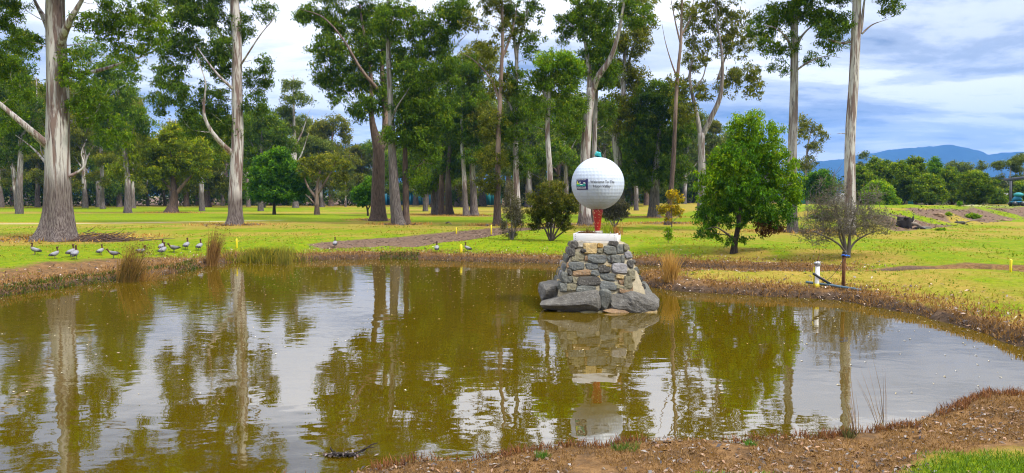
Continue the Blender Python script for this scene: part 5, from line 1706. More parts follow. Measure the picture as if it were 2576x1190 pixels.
tussock('grass_tussock', 'dark green spiky clump where the near bank meets the water, below the wispy stalks', (2135, 1100), 80, 34, 34, 0.009, (0.04, 0.06, 0.02), (0.12, 0.11, 0.04), 0.5, 21)
tussock('grass_tussock', 'fresh green tuft at the bottom edge of the pond, left of the near bank', (738, 1196), 110, 30, 46, 0.010, (0.03, 0.08, 0.015), (0.08, 0.16, 0.03), 0.6, 22)
tussock('grass_tussock', 'low green cushion on the near bank below the reflected golf ball', (1575, 1128), 240, 24, 70, 0.010, (0.04, 0.09, 0.012), (0.12, 0.18, 0.03), 0.8, 23)
tussock('grass_tussock', 'small green tuft on the near shore left of the reflected golf ball', (1360, 1150), 130, 26, 36, 0.010, (0.04, 0.10, 0.012), (0.10, 0.2, 0.03), 0.7, 24)
tussock('grass_tussock', 'little bright green tuft on the near shore right of the reflected golf ball', (1888, 1120), 90, 22, 32, 0.010, (0.04, 0.12, 0.012), (0.10, 0.24, 0.03), 0.7, 25)
# plants in the planter
rng = np.random.default_rng(8)
for lb, cx, n_, hh_, c0, c1 in (('fresh green grass growing right of the tee in the planter', 0.20, 130, 0.26, (0.14, 0.24, 0.01), (0.30, 0.34, 0.02)), ('rusty dead grass at the right corner of the planter', 0.40, 120, 0.16, (0.20, 0.08, 0.02), (0.36, 0.18, 0.05)), ('low brown withered plants left of the tee in the planter', -0.22, 120, 0.10, (0.10, 0.05, 0.03), (0.22, 0.11, 0.05))):
    P = np.stack([cx + rng.normal(size=n_) * 0.06, rng.normal(size=n_) * 0.14 - 0.1, np.full(n_, 0.0)], -1)
    V, T, c = blades(rng, P, hh_, 0.012, 0.5, c0, c1)
    o_ = MB().add(V, None, T, c).build('planter_grass', M['blade'])
    o_.location = (XM, YM, zb1 - 0.03)
    tag(o_, lb, 'grass')


def scatter(rng, n, x0, x1, y0, y1, cond):
    out = []
    tot = 0
    for _ in range(60):
        x = rng.uniform(x0, x1, n)
        y = rng.uniform(y0, y1, n)
        s = sd_pond(x, y)
        ok = cond(x, y, s)
        out.append(np.stack([x[ok], y[ok], s[ok]], -1))
        tot += ok.sum()
        if tot >= n:
            break
    Q = np.vstack(out)[:n]
    z = ground_z(Q[:, 0], Q[:, 1], Q[:, 2])
    return np.stack([Q[:, 0], Q[:, 1], z], -1), Q[:, 2]


# dry grass all round the banks
rng = np.random.default_rng(12)
inview = lambda x, y: np.abs(x) < y * 0.72 + 0.6
P, s_ = scatter(rng, 36000, -6, 8, 4.9, 11.5, lambda x, y, s: (s > 0.0) & inview(x, y) & (vnoise(x * 1.6, y * 1.6, 5) > 0.22) & (greenzone(x, y) < 0.35))
V, T, c = blades(rng, P, 0.032, 0.006, 1.3, (0.095, 0.048, 0.016), (0.28, 0.165, 0.055), 0.6)
g1 = npobj('near_bank_dry_grass', V, T, None, M['blade'], c)
tag(g1, 'short dry brown grass covering the near bank', 'grass', kind='stuff')
P, s_ = scatter(rng, 6000, -6, 8, 5, 12, lambda x, y, s: (s > -0.02) & (s < 0.26) & inview(x, y) & (vnoise(x * 2.2, y * 2.2, 9) > 0.33))
V, T, c = blades(rng, P, 0.075, 0.008, 0.8, (0.075, 0.030, 0.018), (0.26, 0.12, 0.05), 0.5)
g2 = npobj('shore_edge_grass', V, T, None, M['blade'], c)
tag(g2, 'reddish brown grass fringe along the near waterline', 'grass', kind='stuff')
P, s_ = scatter(rng, 19000, -0.5, 6.5, 4.7, 7.4, lambda x, y, s: (s > 0.7) & inview(x, y) & (greenzone(x, y) > 0.3 + 0.5 * rng.random(len(x))))
V, T, c = blades(rng, P, 0.045, 0.006, 0.9, (0.05, 0.12, 0.006), (0.17, 0.26, 0.016), 0.5)
g3 = npobj('near_green_grass', V, T, None, M['blade'], c)
tag(g3, 'bright green mown grass in the lower right corner', 'grass', kind='stuff')
P, s_ = scatter(rng, 30000, -19, 17, 11.5, 31, lambda x, y, s: (s > -0.03) & (s < 1.5) & (rng.random(len(x)) < np.exp(-np.maximum(s, 0) / 0.65)) & inview(x, y) & (vnoise(x * 1.1, y * 1.1, 14) > 0.25))
V, T, c = blades(rng, P, 0.085, 0.016, 1.0, (0.10, 0.050, 0.018), (0.38, 0.22, 0.075), 0.6)
g4 = npobj('far_bank_dry_grass', V, T, None, M['blade'], c)
tag(g4, 'matted straw grass along the far banks and the low spit', 'grass', kind='stuff')
P, s_ = scatter(rng, 6000, -19, 4, 14, 30, lambda x, y, s: (s > -0.06) & (s < 0.30) & inview(x, y) & (x < -3.5) & (vnoise(x * 0.7 + 3, y * 0.7, 24) > 0.52))
V, T, c = blades(rng, P, 0.10, 0.02, 1.2, (0.025, 0.050, 0.006), (0.10, 0.13, 0.012), 0.5)
g5 = npobj('waterline_sedge', V, T, None, M['blade'], c)
tag(g5, 'dark green sedge fringe at the foot of the far bank', 'sedge', kind='stuff')
cen = onground(675, 650)
P = np.stack([cen[0] + rng.normal(size=2600) * 0.75, cen[1] + rng.normal(size=2600) * 0.35 + 0.2, np.zeros(2600)], -1)
P[:, 2] = ground_z(P[:, 0], P[:, 1])
P = P[P[:, 2] > -0.05]
V, T, c = blades(rng, P, 0.30, 0.02, 0.6, (0.045, 0.09, 0.006), (0.30, 0.23, 0.02), 0.5)
g6 = npobj('shore_grass_mat', V, T, None, M['blade'], c)
tag(g6, 'thick yellow-green grass mat under the green reed clump', 'grass', kind='stuff')
P, s_ = scatter(rng, 5000, -4, 14, 14, 27, lambda x, y, s: (s > 0.5) & inview(x, y) & (x > 3) & (rng.random(len(x)) < 2.2 * (vnoise(x * 0.9, y * 0.9, 34) - 0.2)))
V, T, c = blades(rng, P, 0.045, 0.012, 1.2, (0.16, 0.19, 0.010), (0.36, 0.27, 0.05), 0.6)
g7 = npobj('rough_grass', V, T, None, M['blade'], c)
tag(g7, 'rough patchy grass on the ground right of the pond', 'grass', kind='stuff')
P, s_ = scatter(rng, 13000, -30, 30, 15, 48, lambda x, y, s: (s > 1.3) & (fbm(x * .45, y * .3, 81) > .44) & inview(x, y) & (rng.random(len(x)) < 20 / y) & (poly_sd(MULCH, x, y) > 0.3))
nl = len(P)
a_ = rng.random(nl) * 6.283
dv_ = np.stack([np.cos(a_), np.sin(a_), np.zeros(nl)], -1) * (0.014 + 0.0008 * P[:, 1:2])
hv_ = (0.02 + 0.0007 * P[:, 1] * rng.random(nl))[:, None] * np.array([0, 0, 1]) + rng.normal(size=(nl, 3)) * 0.02
V = np.stack([P - dv_ - [0, 0, .01], P + dv_ - [0, 0, .01], P + hv_], 1).reshape(-1, 3)
f_ = np.clip(vnoise(P[:, 0] * .4, P[:, 1] * .25, 71) * 1.4 - .2 + rng.normal(size=nl) * .35, 0, 1)[:, None]
c = np.array([0.12, 0.20, 0.004]) * (1 - f_) + np.array([0.32, 0.25, 0.04]) * f_
c = c * (0.75 + 0.5 * rng.random(nl))[:, None]
g9 = npobj('lawn_grass_tufts', V, np.arange(nl * 3).reshape(-1, 3), None, M['blade'], np.repeat(c, 3, 0))
tag(g9, 'green and straw tufts speckling the mown lawn around the pond', 'grass', kind='stuff')
P = []
for bx_, by_, br_ in BASES[:12]:
    n_ = 900 if br_ > 3 else 350
    a = rng.random(n_) * 6.283
    r = br_ * (0.35 + 0.75 * rng.random(n_))
    P.append(np.stack([bx_ + r * np.cos(a), by_ + r * np.sin(a) * 0.8, np.zeros(n_)], -1))
P = np.vstack(P)
P[:, 2] = ground_z(P[:, 0], P[:, 1])
V, T, c = blades(rng, P, 0.16, 0.035, 1.0, (0.26, 0.13, 0.03), (0.46, 0.27, 0.07), 0.6)
g8 = npobj('unmown_dry_grass', V, T, None, M['blade'], c)
tag(g8, 'orange unmown grass rings round the feet of the big trees', 'grass', kind='stuff')


def flat_bits(rng, P, L, W, cols, tilt=0.5, lift=0.012):
    n = len(P)
    a = rng.random(n) * 6.283
    ax = np.stack([np.cos(a), np.sin(a), rng.normal(size=n) * tilt], -1)
    ax /= np.linalg.norm(ax, axis=1)[:, None]
    sd_ = np.stack([-np.sin(a), np.cos(a), rng.normal(size=n) * tilt], -1)
    l_ = (L * (0.4 + rng.random(n)))[:, None]
    w_ = (W * (0.5 + rng.random(n)))[:, None]
    C = P + np.array([0, 0, lift])
    mid = C + np.array([0, 0, 1]) * (w_ * 0.25)
    V = np.stack([C - ax * l_ * .5, mid + sd_ * w_ * .5, C + ax * l_ * .5, mid - sd_ * w_ * .5], 1).reshape(-1, 3)
    q = np.arange(n * 4).reshape(-1, 4)
    cols = np.array(cols)
    c = cols[rng.integers(0, len(cols), n)] * (0.7 + 0.6 * rng.random(n))[:, None]
    return V, q, np.repeat(c, 4, 0)


LIT = [(0.24, 0.155, 0.10), (0.20, 0.11, 0.06), (0.22, 0.20, 0.19), (0.10, 0.07, 0.055), (0.05, 0.045, 0.05), (0.27, 0.16, 0.10), (0.16, 0.11, 0.08), (0.07, 0.05, 0.04)]
P, s_ = scatter(rng, 2600, -3, 8, 5, 11.5, lambda x, y, s: (s > 0.03) & inview(x, y) & (vnoise(x * 1.3, y * 1.3, 45) + 0.25 * rng.random(len(x)) > 0.52))
V, q, c = flat_bits(rng, P, 0.055, 0.019, LIT, 0.35)
l1 = npobj('near_leaf_litter', V, None, q, M['litter'], c)
tag(l1, 'fallen gum leaves and bark chips scattered on the near bank', 'leaf litter', kind='stuff')
P, s_ = scatter(rng, 4200, -19, 17, 11.5, 31, lambda x, y, s: (s > -0.02) & (s < 2.2) & (rng.random(len(x)) < np.exp(-np.maximum(s, 0) / 0.9)) & inview(x, y))
V, q, c = flat_bits(rng, P, 0.085, 0.035, LIT + [(0.40, 0.34, 0.30), (0.36, 0.26, 0.20)], 0.4, 0.03)
l2 = npobj('far_leaf_litter', V, None, q, M['litter'], c)
tag(l2, 'pale fallen leaves scattered along the far banks', 'leaf litter', kind='stuff')
xm0, ym0 = MULCH.min(0)
xm1, ym1 = MULCH.max(0)
px_ = rng.uniform(xm0, xm1, 5000)
py_ = rng.uniform(ym0, ym1, 5000)
ok = poly_sd(MULCH, px_, py_) < 0.2
P = np.stack([px_[ok], py_[ok], ground_z(px_[ok], py_[ok])], -1)
V, q, c = flat_bits(rng, P, 0.16, 0.04, [(0.22, 0.15, 0.11), (0.16, 0.105, 0.08), (0.26, 0.18, 0.14), (0.13, 0.09, 0.07)], 0.08, 0.008)
l3 = npobj('bark_mulch', V, None, q, M['litter'], c)
tag(l3, 'bark and leaf mulch strip curving across the lawn beyond the pond', 'mulch', kind='stuff')
# specks floating on the pond
xw = rng.uniform(wx0, wx1, 30000)
yw = rng.uniform(9, wy1, 30000)
sw = sd_pond(xw, yw)
ok = (sw < -0.05) & inview(xw, yw) & (rng.random(30000) < 0.05 + 0.5 * smooth((yw - 17) / 9) * (vnoise(xw * 0.6, yw * 0.6, 3) > 0.4) + 0.8 * np.exp(sw / 0.35))
P = np.stack([xw[ok], yw[ok], np.full(ok.sum(), 0.0)], -1)[:2000]
V, q, c = flat_bits(rng, P, 0.042, 0.024, [(0.45, 0.38, 0.22), (0.30, 0.24, 0.10), (0.5, 0.46, 0.36)], 0.02, 0.004)
l4 = npobj('floating_leaf_specks', V, None, q, M['litter'], c)
tag(l4, 'pale leaf specks and scum floating on the pond', 'floating leaves', kind='stuff')

P = []
for bx_, by_, br_ in BASES[:12]:
    n_ = 260
    a = rng.random(n_) * 6.283
    r = br_ * (0.12 + 0.55 * rng.random(n_) ** 1.3)
    P.append(np.stack([bx_ + r * np.cos(a), by_ + r * np.sin(a), np.zeros(n_)], -1))
P = np.vstack(P)
P[:, 2] = ground_z(P[:, 0], P[:, 1])
V, q, c = flat_bits(rng, P, 0.42, 0.06, [(0.11, 0.07, 0.055), (0.20, 0.14, 0.11), (0.07, 0.045, 0.035), (0.26, 0.19, 0.14)], 0.15, 0.03)
l6 = npobj('shed_bark_litter', V, None, q, M['litter'], c)
tag(l6, 'strips of shed bark lying round the feet of the gums', 'bark litter', kind='stuff')

# ------------------------------------------------------------------ ducks
def ring_loft(rings, sides=12):
    """rings: (x, z, rx half width, rz half height, colour)"""
    V, C = [], []
    for x, z, ry, rz_, c_ in rings:
        for k_ in range(sides):
            a = k_ * 2 * math.pi / sides
            V.append((x[0] if isinstance(x, tuple) else x, ry * math.cos(a), z + rz_ * math.sin(a)))
            C.append(c_)
    n = len(rings)
    Q = [[a * sides + b, a * sides + (b + 1) % sides, (a + 1) * sides + (b + 1) % sides, (a + 1) * sides + b] for a in range(n - 1) for b in range(sides)]
    return np.array(V), Q, np.array(C)


GR, DK, BR, SP = (0.21, 0.21, 0.235), (0.03, 0.028, 0.03), (0.07, 0.032, 0.016), (0.20, 0.17, 0.15)


def make_duck(fem=False, sit=False):
    root = empty('wood_duck', (0, 0, 0))
    zl = 0.0 if not sit else -0.085
    g = tuple(q * (0.65 if fem else 1) for q in GR)
    body = MB()
    V, Q, C = ring_loft([(-0.235, 0.185, 0.006, 0.004, DK), (-0.20, 0.187, 0.024, 0.014, DK), (-0.15, 0.185, 0.050, 0.036, DK), (-0.09, 0.180, 0.075, 0.058, g), (-0.02, 0.178, 0.085, 0.070, g), (0.05, 0.185, 0.080, 0.070, g), (0.10, 0.200, 0.062, 0.058, SP), (0.135, 0.222, 0.040, 0.040, SP), (0.15, 0.236, 0.018, 0.020, SP)], 12)
    body.add(V, Q, None, C)
    hx, hz = (0.055, -0.075) if fem else (0.0, 0.0)
    P = np.array([[0.105, 0, 0.215], [0.125 + hx * .4, 0, 0.26 + hz * .4], [0.128 + hx * .7, 0, 0.305 + hz * .7], [0.130 + hx, 0, 0.345 + hz], [0.142 + hx, 0, 0.375 + hz], [0.158 + hx, 0, 0.392 + hz]])
    nb = [SP, BR, BR, BR, BR, BR]
    body.tube(P, [0.046, 0.031, 0.024, 0.023, 0.027, 0.012], 10, np.array(nb))
    Vh, Qh, Ch = ring_loft([(0.110, 0.362, 0.012, 0.014, DK), (0.122, 0.364, 0.026, 0.030, BR), (0.145, 0.365, 0.031, 0.034, BR), (0.168, 0.361, 0.026, 0.027, BR), (0.185, 0.356, 0.014, 0.014, BR)], 10)
    Vh = Vh + np.array([hx, 0, hz])
    body.add(Vh, Qh, None, Ch)
    b_ = body.build('body', M['feather'], root, True)
    b_.location = (0, 0, zl)
    Vb, Qb, Cb = ring_loft([(0.180, 0.354, 0.012, 0.012, DK), (0.200, 0.350, 0.011, 0.008, (0.09, 0.08, 0.08)), (0.222, 0.346, 0.009, 0.004, DK)], 8)
    Vb = Vb + np.array([hx, 0, hz])
    MB().add(Vb, Qb, None, Cb).build('bill', M['feather'], root, True).location = (0, 0, zl)
    for s_ in (-1, 1):
        Vw, Qw, Cw = ring_loft([(-0.21, 0.20, 0.004, 0.006, DK), (-0.16, 0.205, 0.012, 0.030, DK), (-0.08, 0.20, 0.016, 0.046, g), (0.0, 0.195, 0.017, 0.050, g), (0.07, 0.20, 0.014, 0.040, g), (0.10, 0.205, 0.004, 0.012, g)], 8)
        Vw[:, 1] += s_ * 0.070
        wg = MB().add(Vw, Qw, None, Cw).build('wing', M['feather'], root, True)
        wg.location = (0, 0, zl)
        if not sit:
            MB().tube(np.array([[-0.01, s_ * 0.035, 0.125], [-0.015, s_ * 0.036, 0.065], [-0.005, s_ * 0.037, 0.008]]), [0.012, 0.007, 0.006], 6, (0.12, 0.10, 0.08)).box((0.018, s_ * 0.037, 0.006), (0.055, 0.035, 0.007), 0, (0.12, 0.10, 0.08)).build('leg', M['feather'], root)
    if not sit:
        pv_ = Vector((0, 0, 0.15))
        pm = Matrix.Translation(pv_) @ Matrix.Rotation(R(-20 if not fem else -8), 4, 'Y') @ Matrix.Translation(-pv_)
        for ch in root.children:
            if not ch.name.startswith('leg'):
                ch.matrix_local = pm
    return root


DK_L = [(87, 641, 200, 0, 'wood duck standing nearest the huge trunk, first on the left of the flock'), (140, 651, 60, 0, 'wood duck low on the grass, second from the left'),
        (181, 646, 75, 0, 'wood duck on the left of the close pair'), (190, 652, 100, 0, 'wood duck on the right of the close pair, overlapping its mate'),
        (254, 642, 80, 0, 'pale-bodied wood duck standing alone left of the tallest tussock'), (285, 650, 215, 1, 'brownish female duck right against the tallest tussock'),
        (356, 637, 0, 2, 'duck sitting in the grass just right of the tallest tussock'), (408, 631, 95, 0, 'wood duck behind another, its head above the front one'),
        (411, 641, 80, 0, 'large pale wood duck in front of another, mid flock'), (437, 636, 230, 1, 'grey duck with lowered neck right of the overlapping two'),
        (470, 628, 90, 0, 'upright wood duck, second from the tan reed plume'), (503, 630, 85, 0, 'upright wood duck next to the tan reed plume'),
        (843, 623, 100, 0, 'lone wood duck on the dirt edge right of the green reed clump'), (1099, 636, 95, 0, 'wood duck on the far bank left of the yellow stake'),
        (1175, 634, 160, 0, 'wood duck in profile on the far bank right of the yellow stake')]
dp = [make_duck(), make_duck(True), make_duck(False, True)]
used = [False] * 3
for (px, py, rz, kd, lb) in DK_L:
    b = onground(px, py)
    if not used[kd]:
        o_ = dp[kd]
        used[kd] = True
        o_.location = b
        o_.rotation_euler = (0, 0, R(rz))
        o_.scale = (0.92,) * 3
    else:
        o_ = copy_tree(dp[kd], b, R(rz), 0.94 * (1 + 0.12 * math.sin(px * 1.7)))
    tag(o_, lb, 'duck', 'wood ducks on the grass around the pond')

# ------------------------------------------------------------------ stakes, posts and pipes
M['yellow_paint'] = mat_simple('yellow_paint', (0.62, 0.50, 0.01), 0.5, 0.4, 0.3, 20, 0.1, 40, 0.7)
for (px, top, by, wpx, lb) in ((596, 600, 624, 4, 'yellow stake on the grass behind the drain left of the green reeds'), (1160, 615, 637, 6, 'stout yellow stake on the far bank between two ducks'), (1148, 572, 588, 3.4, 'thin yellow stake at the upper edge of the mulch strip'), (1236, 565, 590, 3.4, 'thin yellow stake at the right end of the mulch strip'), (2542, 652, 685, 5, 'yellow stake on the grass near the right edge')):
    b = onground(px, by)
    k = mperpx(b[1])
    h = (by - top) * k
    w_ = wpx * k
    st_ = MB()
    x = w_ / 2
    V = np.array([[-x, -x, -.1], [x, -x, -.1], [x, x, -.1], [-x, x, -.1], [-x, -x, h * .95], [x, -x, h * .97], [x, x, h], [-x, x, h * .98]])
    st_.add(V, [[0, 3, 2, 1], [4, 5, 6, 7], [0, 1, 5, 4], [1, 2, 6, 5], [2, 3, 7, 6], [3, 0, 4, 7]])
    o_ = st_.build('marker_stake', M['yellow_paint'])
    bv = o_.modifiers.new('bevel', 'BEVEL')
    bv.width = w_ * 0.15
    o_.location = b
    o_.rotation_euler = (R(1.5), R(-1), 0.3)
    tag(o_, lb, 'stake', 'yellow marker stakes')

M['pvc'] = mat_simple('pvc_white', (0.70, 0.69, 0.66), 0.45, 0.4, 0.35, 9, 0, 30, 0.7)
M['rust'] = mat_simple('rusty_steel', (0.16, 0.065, 0.022), 0.8, 0.3, 0.9, 14, 0.4, 50, 0.35)
M['black_poly'] = mat_simple('black_pipe', (0.018, 0.020, 0.024), 0.4, 0.5, 0.4, 9)
M['blue_pipe'] = mat_simple('blue_pipe', (0.055, 0.12, 0.17), 0.45, 0.45, 0.7, 6, 0, 30, 0.4)
M['steel'] = mat_simple('galvanised', (0.32, 0.32, 0.34), 0.45, 0.5, 0.4, 18, 0, 30, .5, (1, 1, 1), 0.6)
b = aty(2055, 718, onground(2122, 726)[1] + 0.15)
b[2] = gz(b[0], b[1])
k = mperpx(b[1])
zt = aty(2055, 661, b[1])[2] - b[2]
pp = empty('standpipe', b, 'white plastic standpipe with grey valve cap beside the pond', 'pipe')
MB().tube([[0, 0, -.1], [0, 0, 0.12], [0.008, 0, zt - 0.06]], 0.052, 16).build('pipe_body', M['pvc'], pp, True)
MB().tube([[-0.001, 0, -0.1], [-0.001, 0, 0.10]], 0.054, 16).build('yellow_base_band', M['yellow_paint'], pp, True)
MB().lathe([(0.056, -0.06), (0.064, -0.05), (0.066, 0.0), (0.058, 0.035), (0.03, 0.055), (0, 0.06)], (0.008, 0, zt - 0.02), 16).build('valve_cap', M['steel'], pp, True)
MB().tube([[-0.03, -0.03, zt - 0.01], [-0.085, -0.06, zt - 0.01]], 0.036, 12).build('outlet_spout', M['steel'], pp, True)
MB().tube([[0, 0, zt + 0.03], [0.01, 0, zt + 0.08], [0.03, 0, zt + 0.15]], [0.012, 0.012, 0.014], 8).build('handle_rod', M['rust'], pp, True)
MB().tube([[0.02, 0, zt + 0.03], [0.07, 0, zt + 0.03], [0.13, -.01, zt - 0.01]], 0.005, 6).build('wire', M['steel'], pp)
MB().box((-0.066, 0.02, zt * .38), (0.022, 0.022, zt * .9)).build('yellow_stake', M['yellow_paint'], pp)

b = onground(2122, 726)
k = mperpx(b[1])
zt = aty(2122, 637, b[1])[2] - b[2]
sp_ = empty('steel_post', b, 'rusty star picket with a blue strap tied at the top', 'post')
V, Q = [], []
mbp = MB()
for a in (0.4, 0.4 + 2.1, 0.4 + 4.2):
    mbp.box((0.022 * math.cos(a), 0.022 * math.sin(a), zt / 2 - 0.1), (0.05, 0.011, zt + 0.2), a)
mbp.build('picket', M['rust'], sp_)
blue_s = mat_simple('blue_strap', (0.02, 0.13, 0.55), 0.5, 0.4, 0.2)
P = [[0.055 * math.cos(a), 0.05 * math.sin(a) - 0.0, zt - 0.05 + 0.012 * math.sin(a * 2)] for a in np.linspace(0, 6.283, 14)]
MB().tube(P, 0.016, 6, cap=False).tube([[0.05, -0.02, zt - .05], [0.10, -0.04, zt - 0.055], [0.105, -0.03, zt - 0.085]], 0.014, 6).build('strap', blue_s, sp_, True)
P = [[0.045 * math.cos(a * 2), 0.045 * math.sin(a * 2), zt - 0.02 + 0.03 * a / 3] for a in np.linspace(0, 6.283, 18)]
MB().tube(P, 0.014, 6, cap=False).build('dark_tie', M['black_poly'], sp_, True)
wire_end = onground(2070, 722) - b
MB().tube(bezier(np.array([-0.03, -0.02, zt - 0.12]), np.array([-0.15, -.05, zt * .45]), wire_end + np.array([0, 0, 0.1]), 10), 0.006, 6).build('guy_wire', M['black_poly'], sp_)

p0, p1 = onground(2028, 716), onground(2165, 733)
o_ = MB().tube(catmull([p0 + [0, 0, .06], (p0 + p1) / 2 + [0, -0.05, 0.055], p1 + [0, 0, .03]], 8) - p0, 0.032, 10).build('poly_pipe', M['blue_pipe'], None, True)
o_.location = p0
tag(o_, 'blue-grey poly pipe lying on the bank past both posts', 'pipe')
p0 = onground(2098, 733)
p1 = aty(2046, 688, p0[1] - 0.1)
o_ = MB().tube(np.array([[0, 0, 0.01], (p1 - p0) * 0.5, p1 - p0]), 0.030, 10).build('poly_pipe', M['black_poly'], None, True)
o_.location = p0
tag(o_, 'short black pipe propped at a slant against the standpipe', 'pipe')

# ------------------------------------------------------------------ stump, debris, sticks
M['char'] = mat_simple('charred_wood', (0.022, 0.018, 0.018), 0.9, 0.2, 0.6, 9, 0.8, 30, 0.4)
M['dead'] = mat_simple('dead_wood', (0.22, 0.18, 0.15), 0.85, 0.2, 0.6, 9, 0.6, 30, 0.4)
b = onground(2272, 571)
k = mperpx(b[1])
stp = empty('charred_stump', b, 'black charred tree stump on the earth bank at the right', 'stump')
ph0 = 1.2
mbs = MB().tube([[0, 0, -.2], [0, 0, .12], [0.03, 0, .34], [0.04, 0, .60], [0.04, 0, .58]], [0.46, 0.40, 0.37, 0.35, 0.20], 22, None, True, lambda a, z: 1 + 0.12 * np.sin(3 * a + 1) + 0.1 * np.sin(7 * a) + 0.06 * np.sin(12 * a))
top_ = mbs.V[0][66:110]
top_[:, 2] -= np.abs(np.sin(np.arange(44) * 2.7)) * 0.22
mbs.build('stump_body', M['char'], stp)
MB().tube([[0.30, 0, 0.1], [0.52, 0, 0.42], [0.60, 0.05, 0.60]], [0.12, 0.08, 0.04], 8).build('jagged_splinter', M['char'], stp)
MB().tube([[0.3, -.1, .15], [0.6, -.2, .2], [0.9, -.2, 0.02]], [0.14, 0.1, 0.05], 8).build('root_spur', M['dead'], stp)
b = onground(2312, 577)
o_ = MB().tube([[-.3, 0, .03], [-.1, .02, .08], [.15, 0, .07], [.35, -.03, .02]], [0.05, .09, .08, .03], 9).build('charred_log', M['char'], None)
o_.location = b
tag(o_, 'small black log lying right of the charred stump', 'log')
for lb, px, py, s_, ck in (('flat pale grey boulder on top of the earth bank above the stump', 2325, 549, (0.6, .4, .12), 'g'), ('brown clod half way along the earth bank', 2362, 556, (.55, .4, .2), 'n'), ('dark rock low on the earth bank below the weeds', 2415, 563, (.5, .35, .18), 'd'), ('reddish rock near the right end of the earth bank', 2530, 556, (.6, .4, .17), 'n')):
    b = onground(px, py)
    s_ = tuple(q_ * 0.62 for q_ in s_)
    me = rock_mesh('bank_rock', s_, px, 4, .2, 3.5, np.array(SC[ck]))
    o_ = link(bpy.data.objects.new('bank_rock', me))
    o_.location = b + np.array([0, 0, s_[2] * .5])
    tag(o_, lb, 'rock', 'rocks on the earth bank')
for lb, px, py, rx, ry, pl in (('bright green leafy weed patch on the earth bank', 2445, 552, 26, 13, 'bright'), ('small yellow-green weed tuft left of the leafy patch', 2387, 556, 9, 8, 'bright'), ('dark little shrub on the bank crest left of the weed patch', 2415, 538, 6, 9, 'acacia'), ('green weed cushion on the lawn at the foot of the earth bank', 2367, 580, 17, 4, 'bright'), ('ivy-like green bush between the two right-hand trunks', 2075, 560, 40, 20, 'bright')):
    b = onground(px, py)
    k = mperpx(b[1])
    rng2 = np.random.default_rng(px)
    n_ = max(6, int(rx * ry / 9))
    e = ellipsoid_pts(rng2, n_) * np.array([rx * k, rx * k * .5, ry * k])
    e[:, 2] = np.abs(e[:, 2]) + 0.05
    mbw = MB()
    branch_to(rng2, mbw, np.array([[0, 0, 0.0], [0, 0, 0.03]]), np.array([0.03, 0.03]), e, sides=3)
    V, T, c = leaves(rng2, e, 6 * k, 42, 4.5 * k, 2.4 * k, pl, -0.3)
    root = empty('weed_clump', b, lb, 'weed')
    mbw.build('stems', M['twig'], root)
    MB().add(V, None, T, c).build('foliage', M['leaf'], root)
rngd = np.random.default_rng(55)
xd = rngd.uniform(21, 47, 6000)
md_ = rngd.normal(size=6000) * 2.2 + 2.6
P = np.stack([xd, 41 + (xd - 21) + md_, np.zeros(6000)], -1)
P = P[(md_ > -0.8) & (md_ < 7) & (np.abs(P[:, 0]) < P[:, 1] * .72)][:1500]
P[:, 2] = ground_z(P[:, 0], P[:, 1])
V, q, c = flat_bits(rngd, P, .24, .06, [(.13, .08, .055), (.09, .055, .045), (.17, .115, .08), (.22, .16, .07), (.10, .07, .06), (.12, .13, .03)], .4, .03)
l5 = npobj('earth_bank_debris', V, None, q, M['litter'], c)
tag(l5, 'clods, bark and rubbish strewn over the earth bank at the right', 'debris', kind='stuff')
# dead sticks on the earth bank and pile by the huge trunk
rng3 = np.random.default_rng(40)
b = onground(238, 606)
mbp = MB()
for _ in range(170):
    c0 = np.array([rng3.normal() * 0.75 + 0.2, rng3.normal() * 0.35, 0])
    zt_ = max(0.02, 0.42 * math.exp(-((c0[0] + 0.2) / 0.8) ** 2 - (c0[1] / 0.4) ** 2) * rng3.random())
    d = np.array([1.0, rng3.normal() * 0.35, rng3.normal() * 0.22])
    L = rng3.uniform(0.3, 1.0)
    mbp.tube([c0 + [0, 0, zt_], c0 + d * L * .5 + [0, 0, zt_ + rng3.normal() * .03], c0 + d * L + [0, 0, max(0.01, zt_ + rng3.normal() * .08)]], [0.018, 0.014, 0.006], 4, cap=False)
o_ = mbp.build('stick_pile', mat_simple('fallen_sticks', (0.115, 0.075, 0.06), 0.85, .2, .5, 8))
o_.location = b
tag(o_, 'heap of fallen sticks and bark right of the huge trunk', 'stick pile')
for j, (lb, x0, y0, x1, y1, r_) in enumerate((('bleached stick lying below the charred stump', 2292, 571, 2304, 562, .04), ('thin pale branch across the weed patch on the earth bank', 2420, 562, 2480, 552, .03), ('short dark stick on the lawn behind the mulch strip', 1122, 562, 1136, 566, .05))):
    pa, pb = onground(x0, y0), onground(x1, y1)
    d = pb - pa
    o_ = MB().tube([[0, 0, .03], d * .5 + [0, 0, .14], d + [0, 0, .05]], [r_, r_ * .8, r_ * .4], 6).build('fallen_stick', M['dead'])
    o_.location = pa
    tag(o_, lb, 'stick')
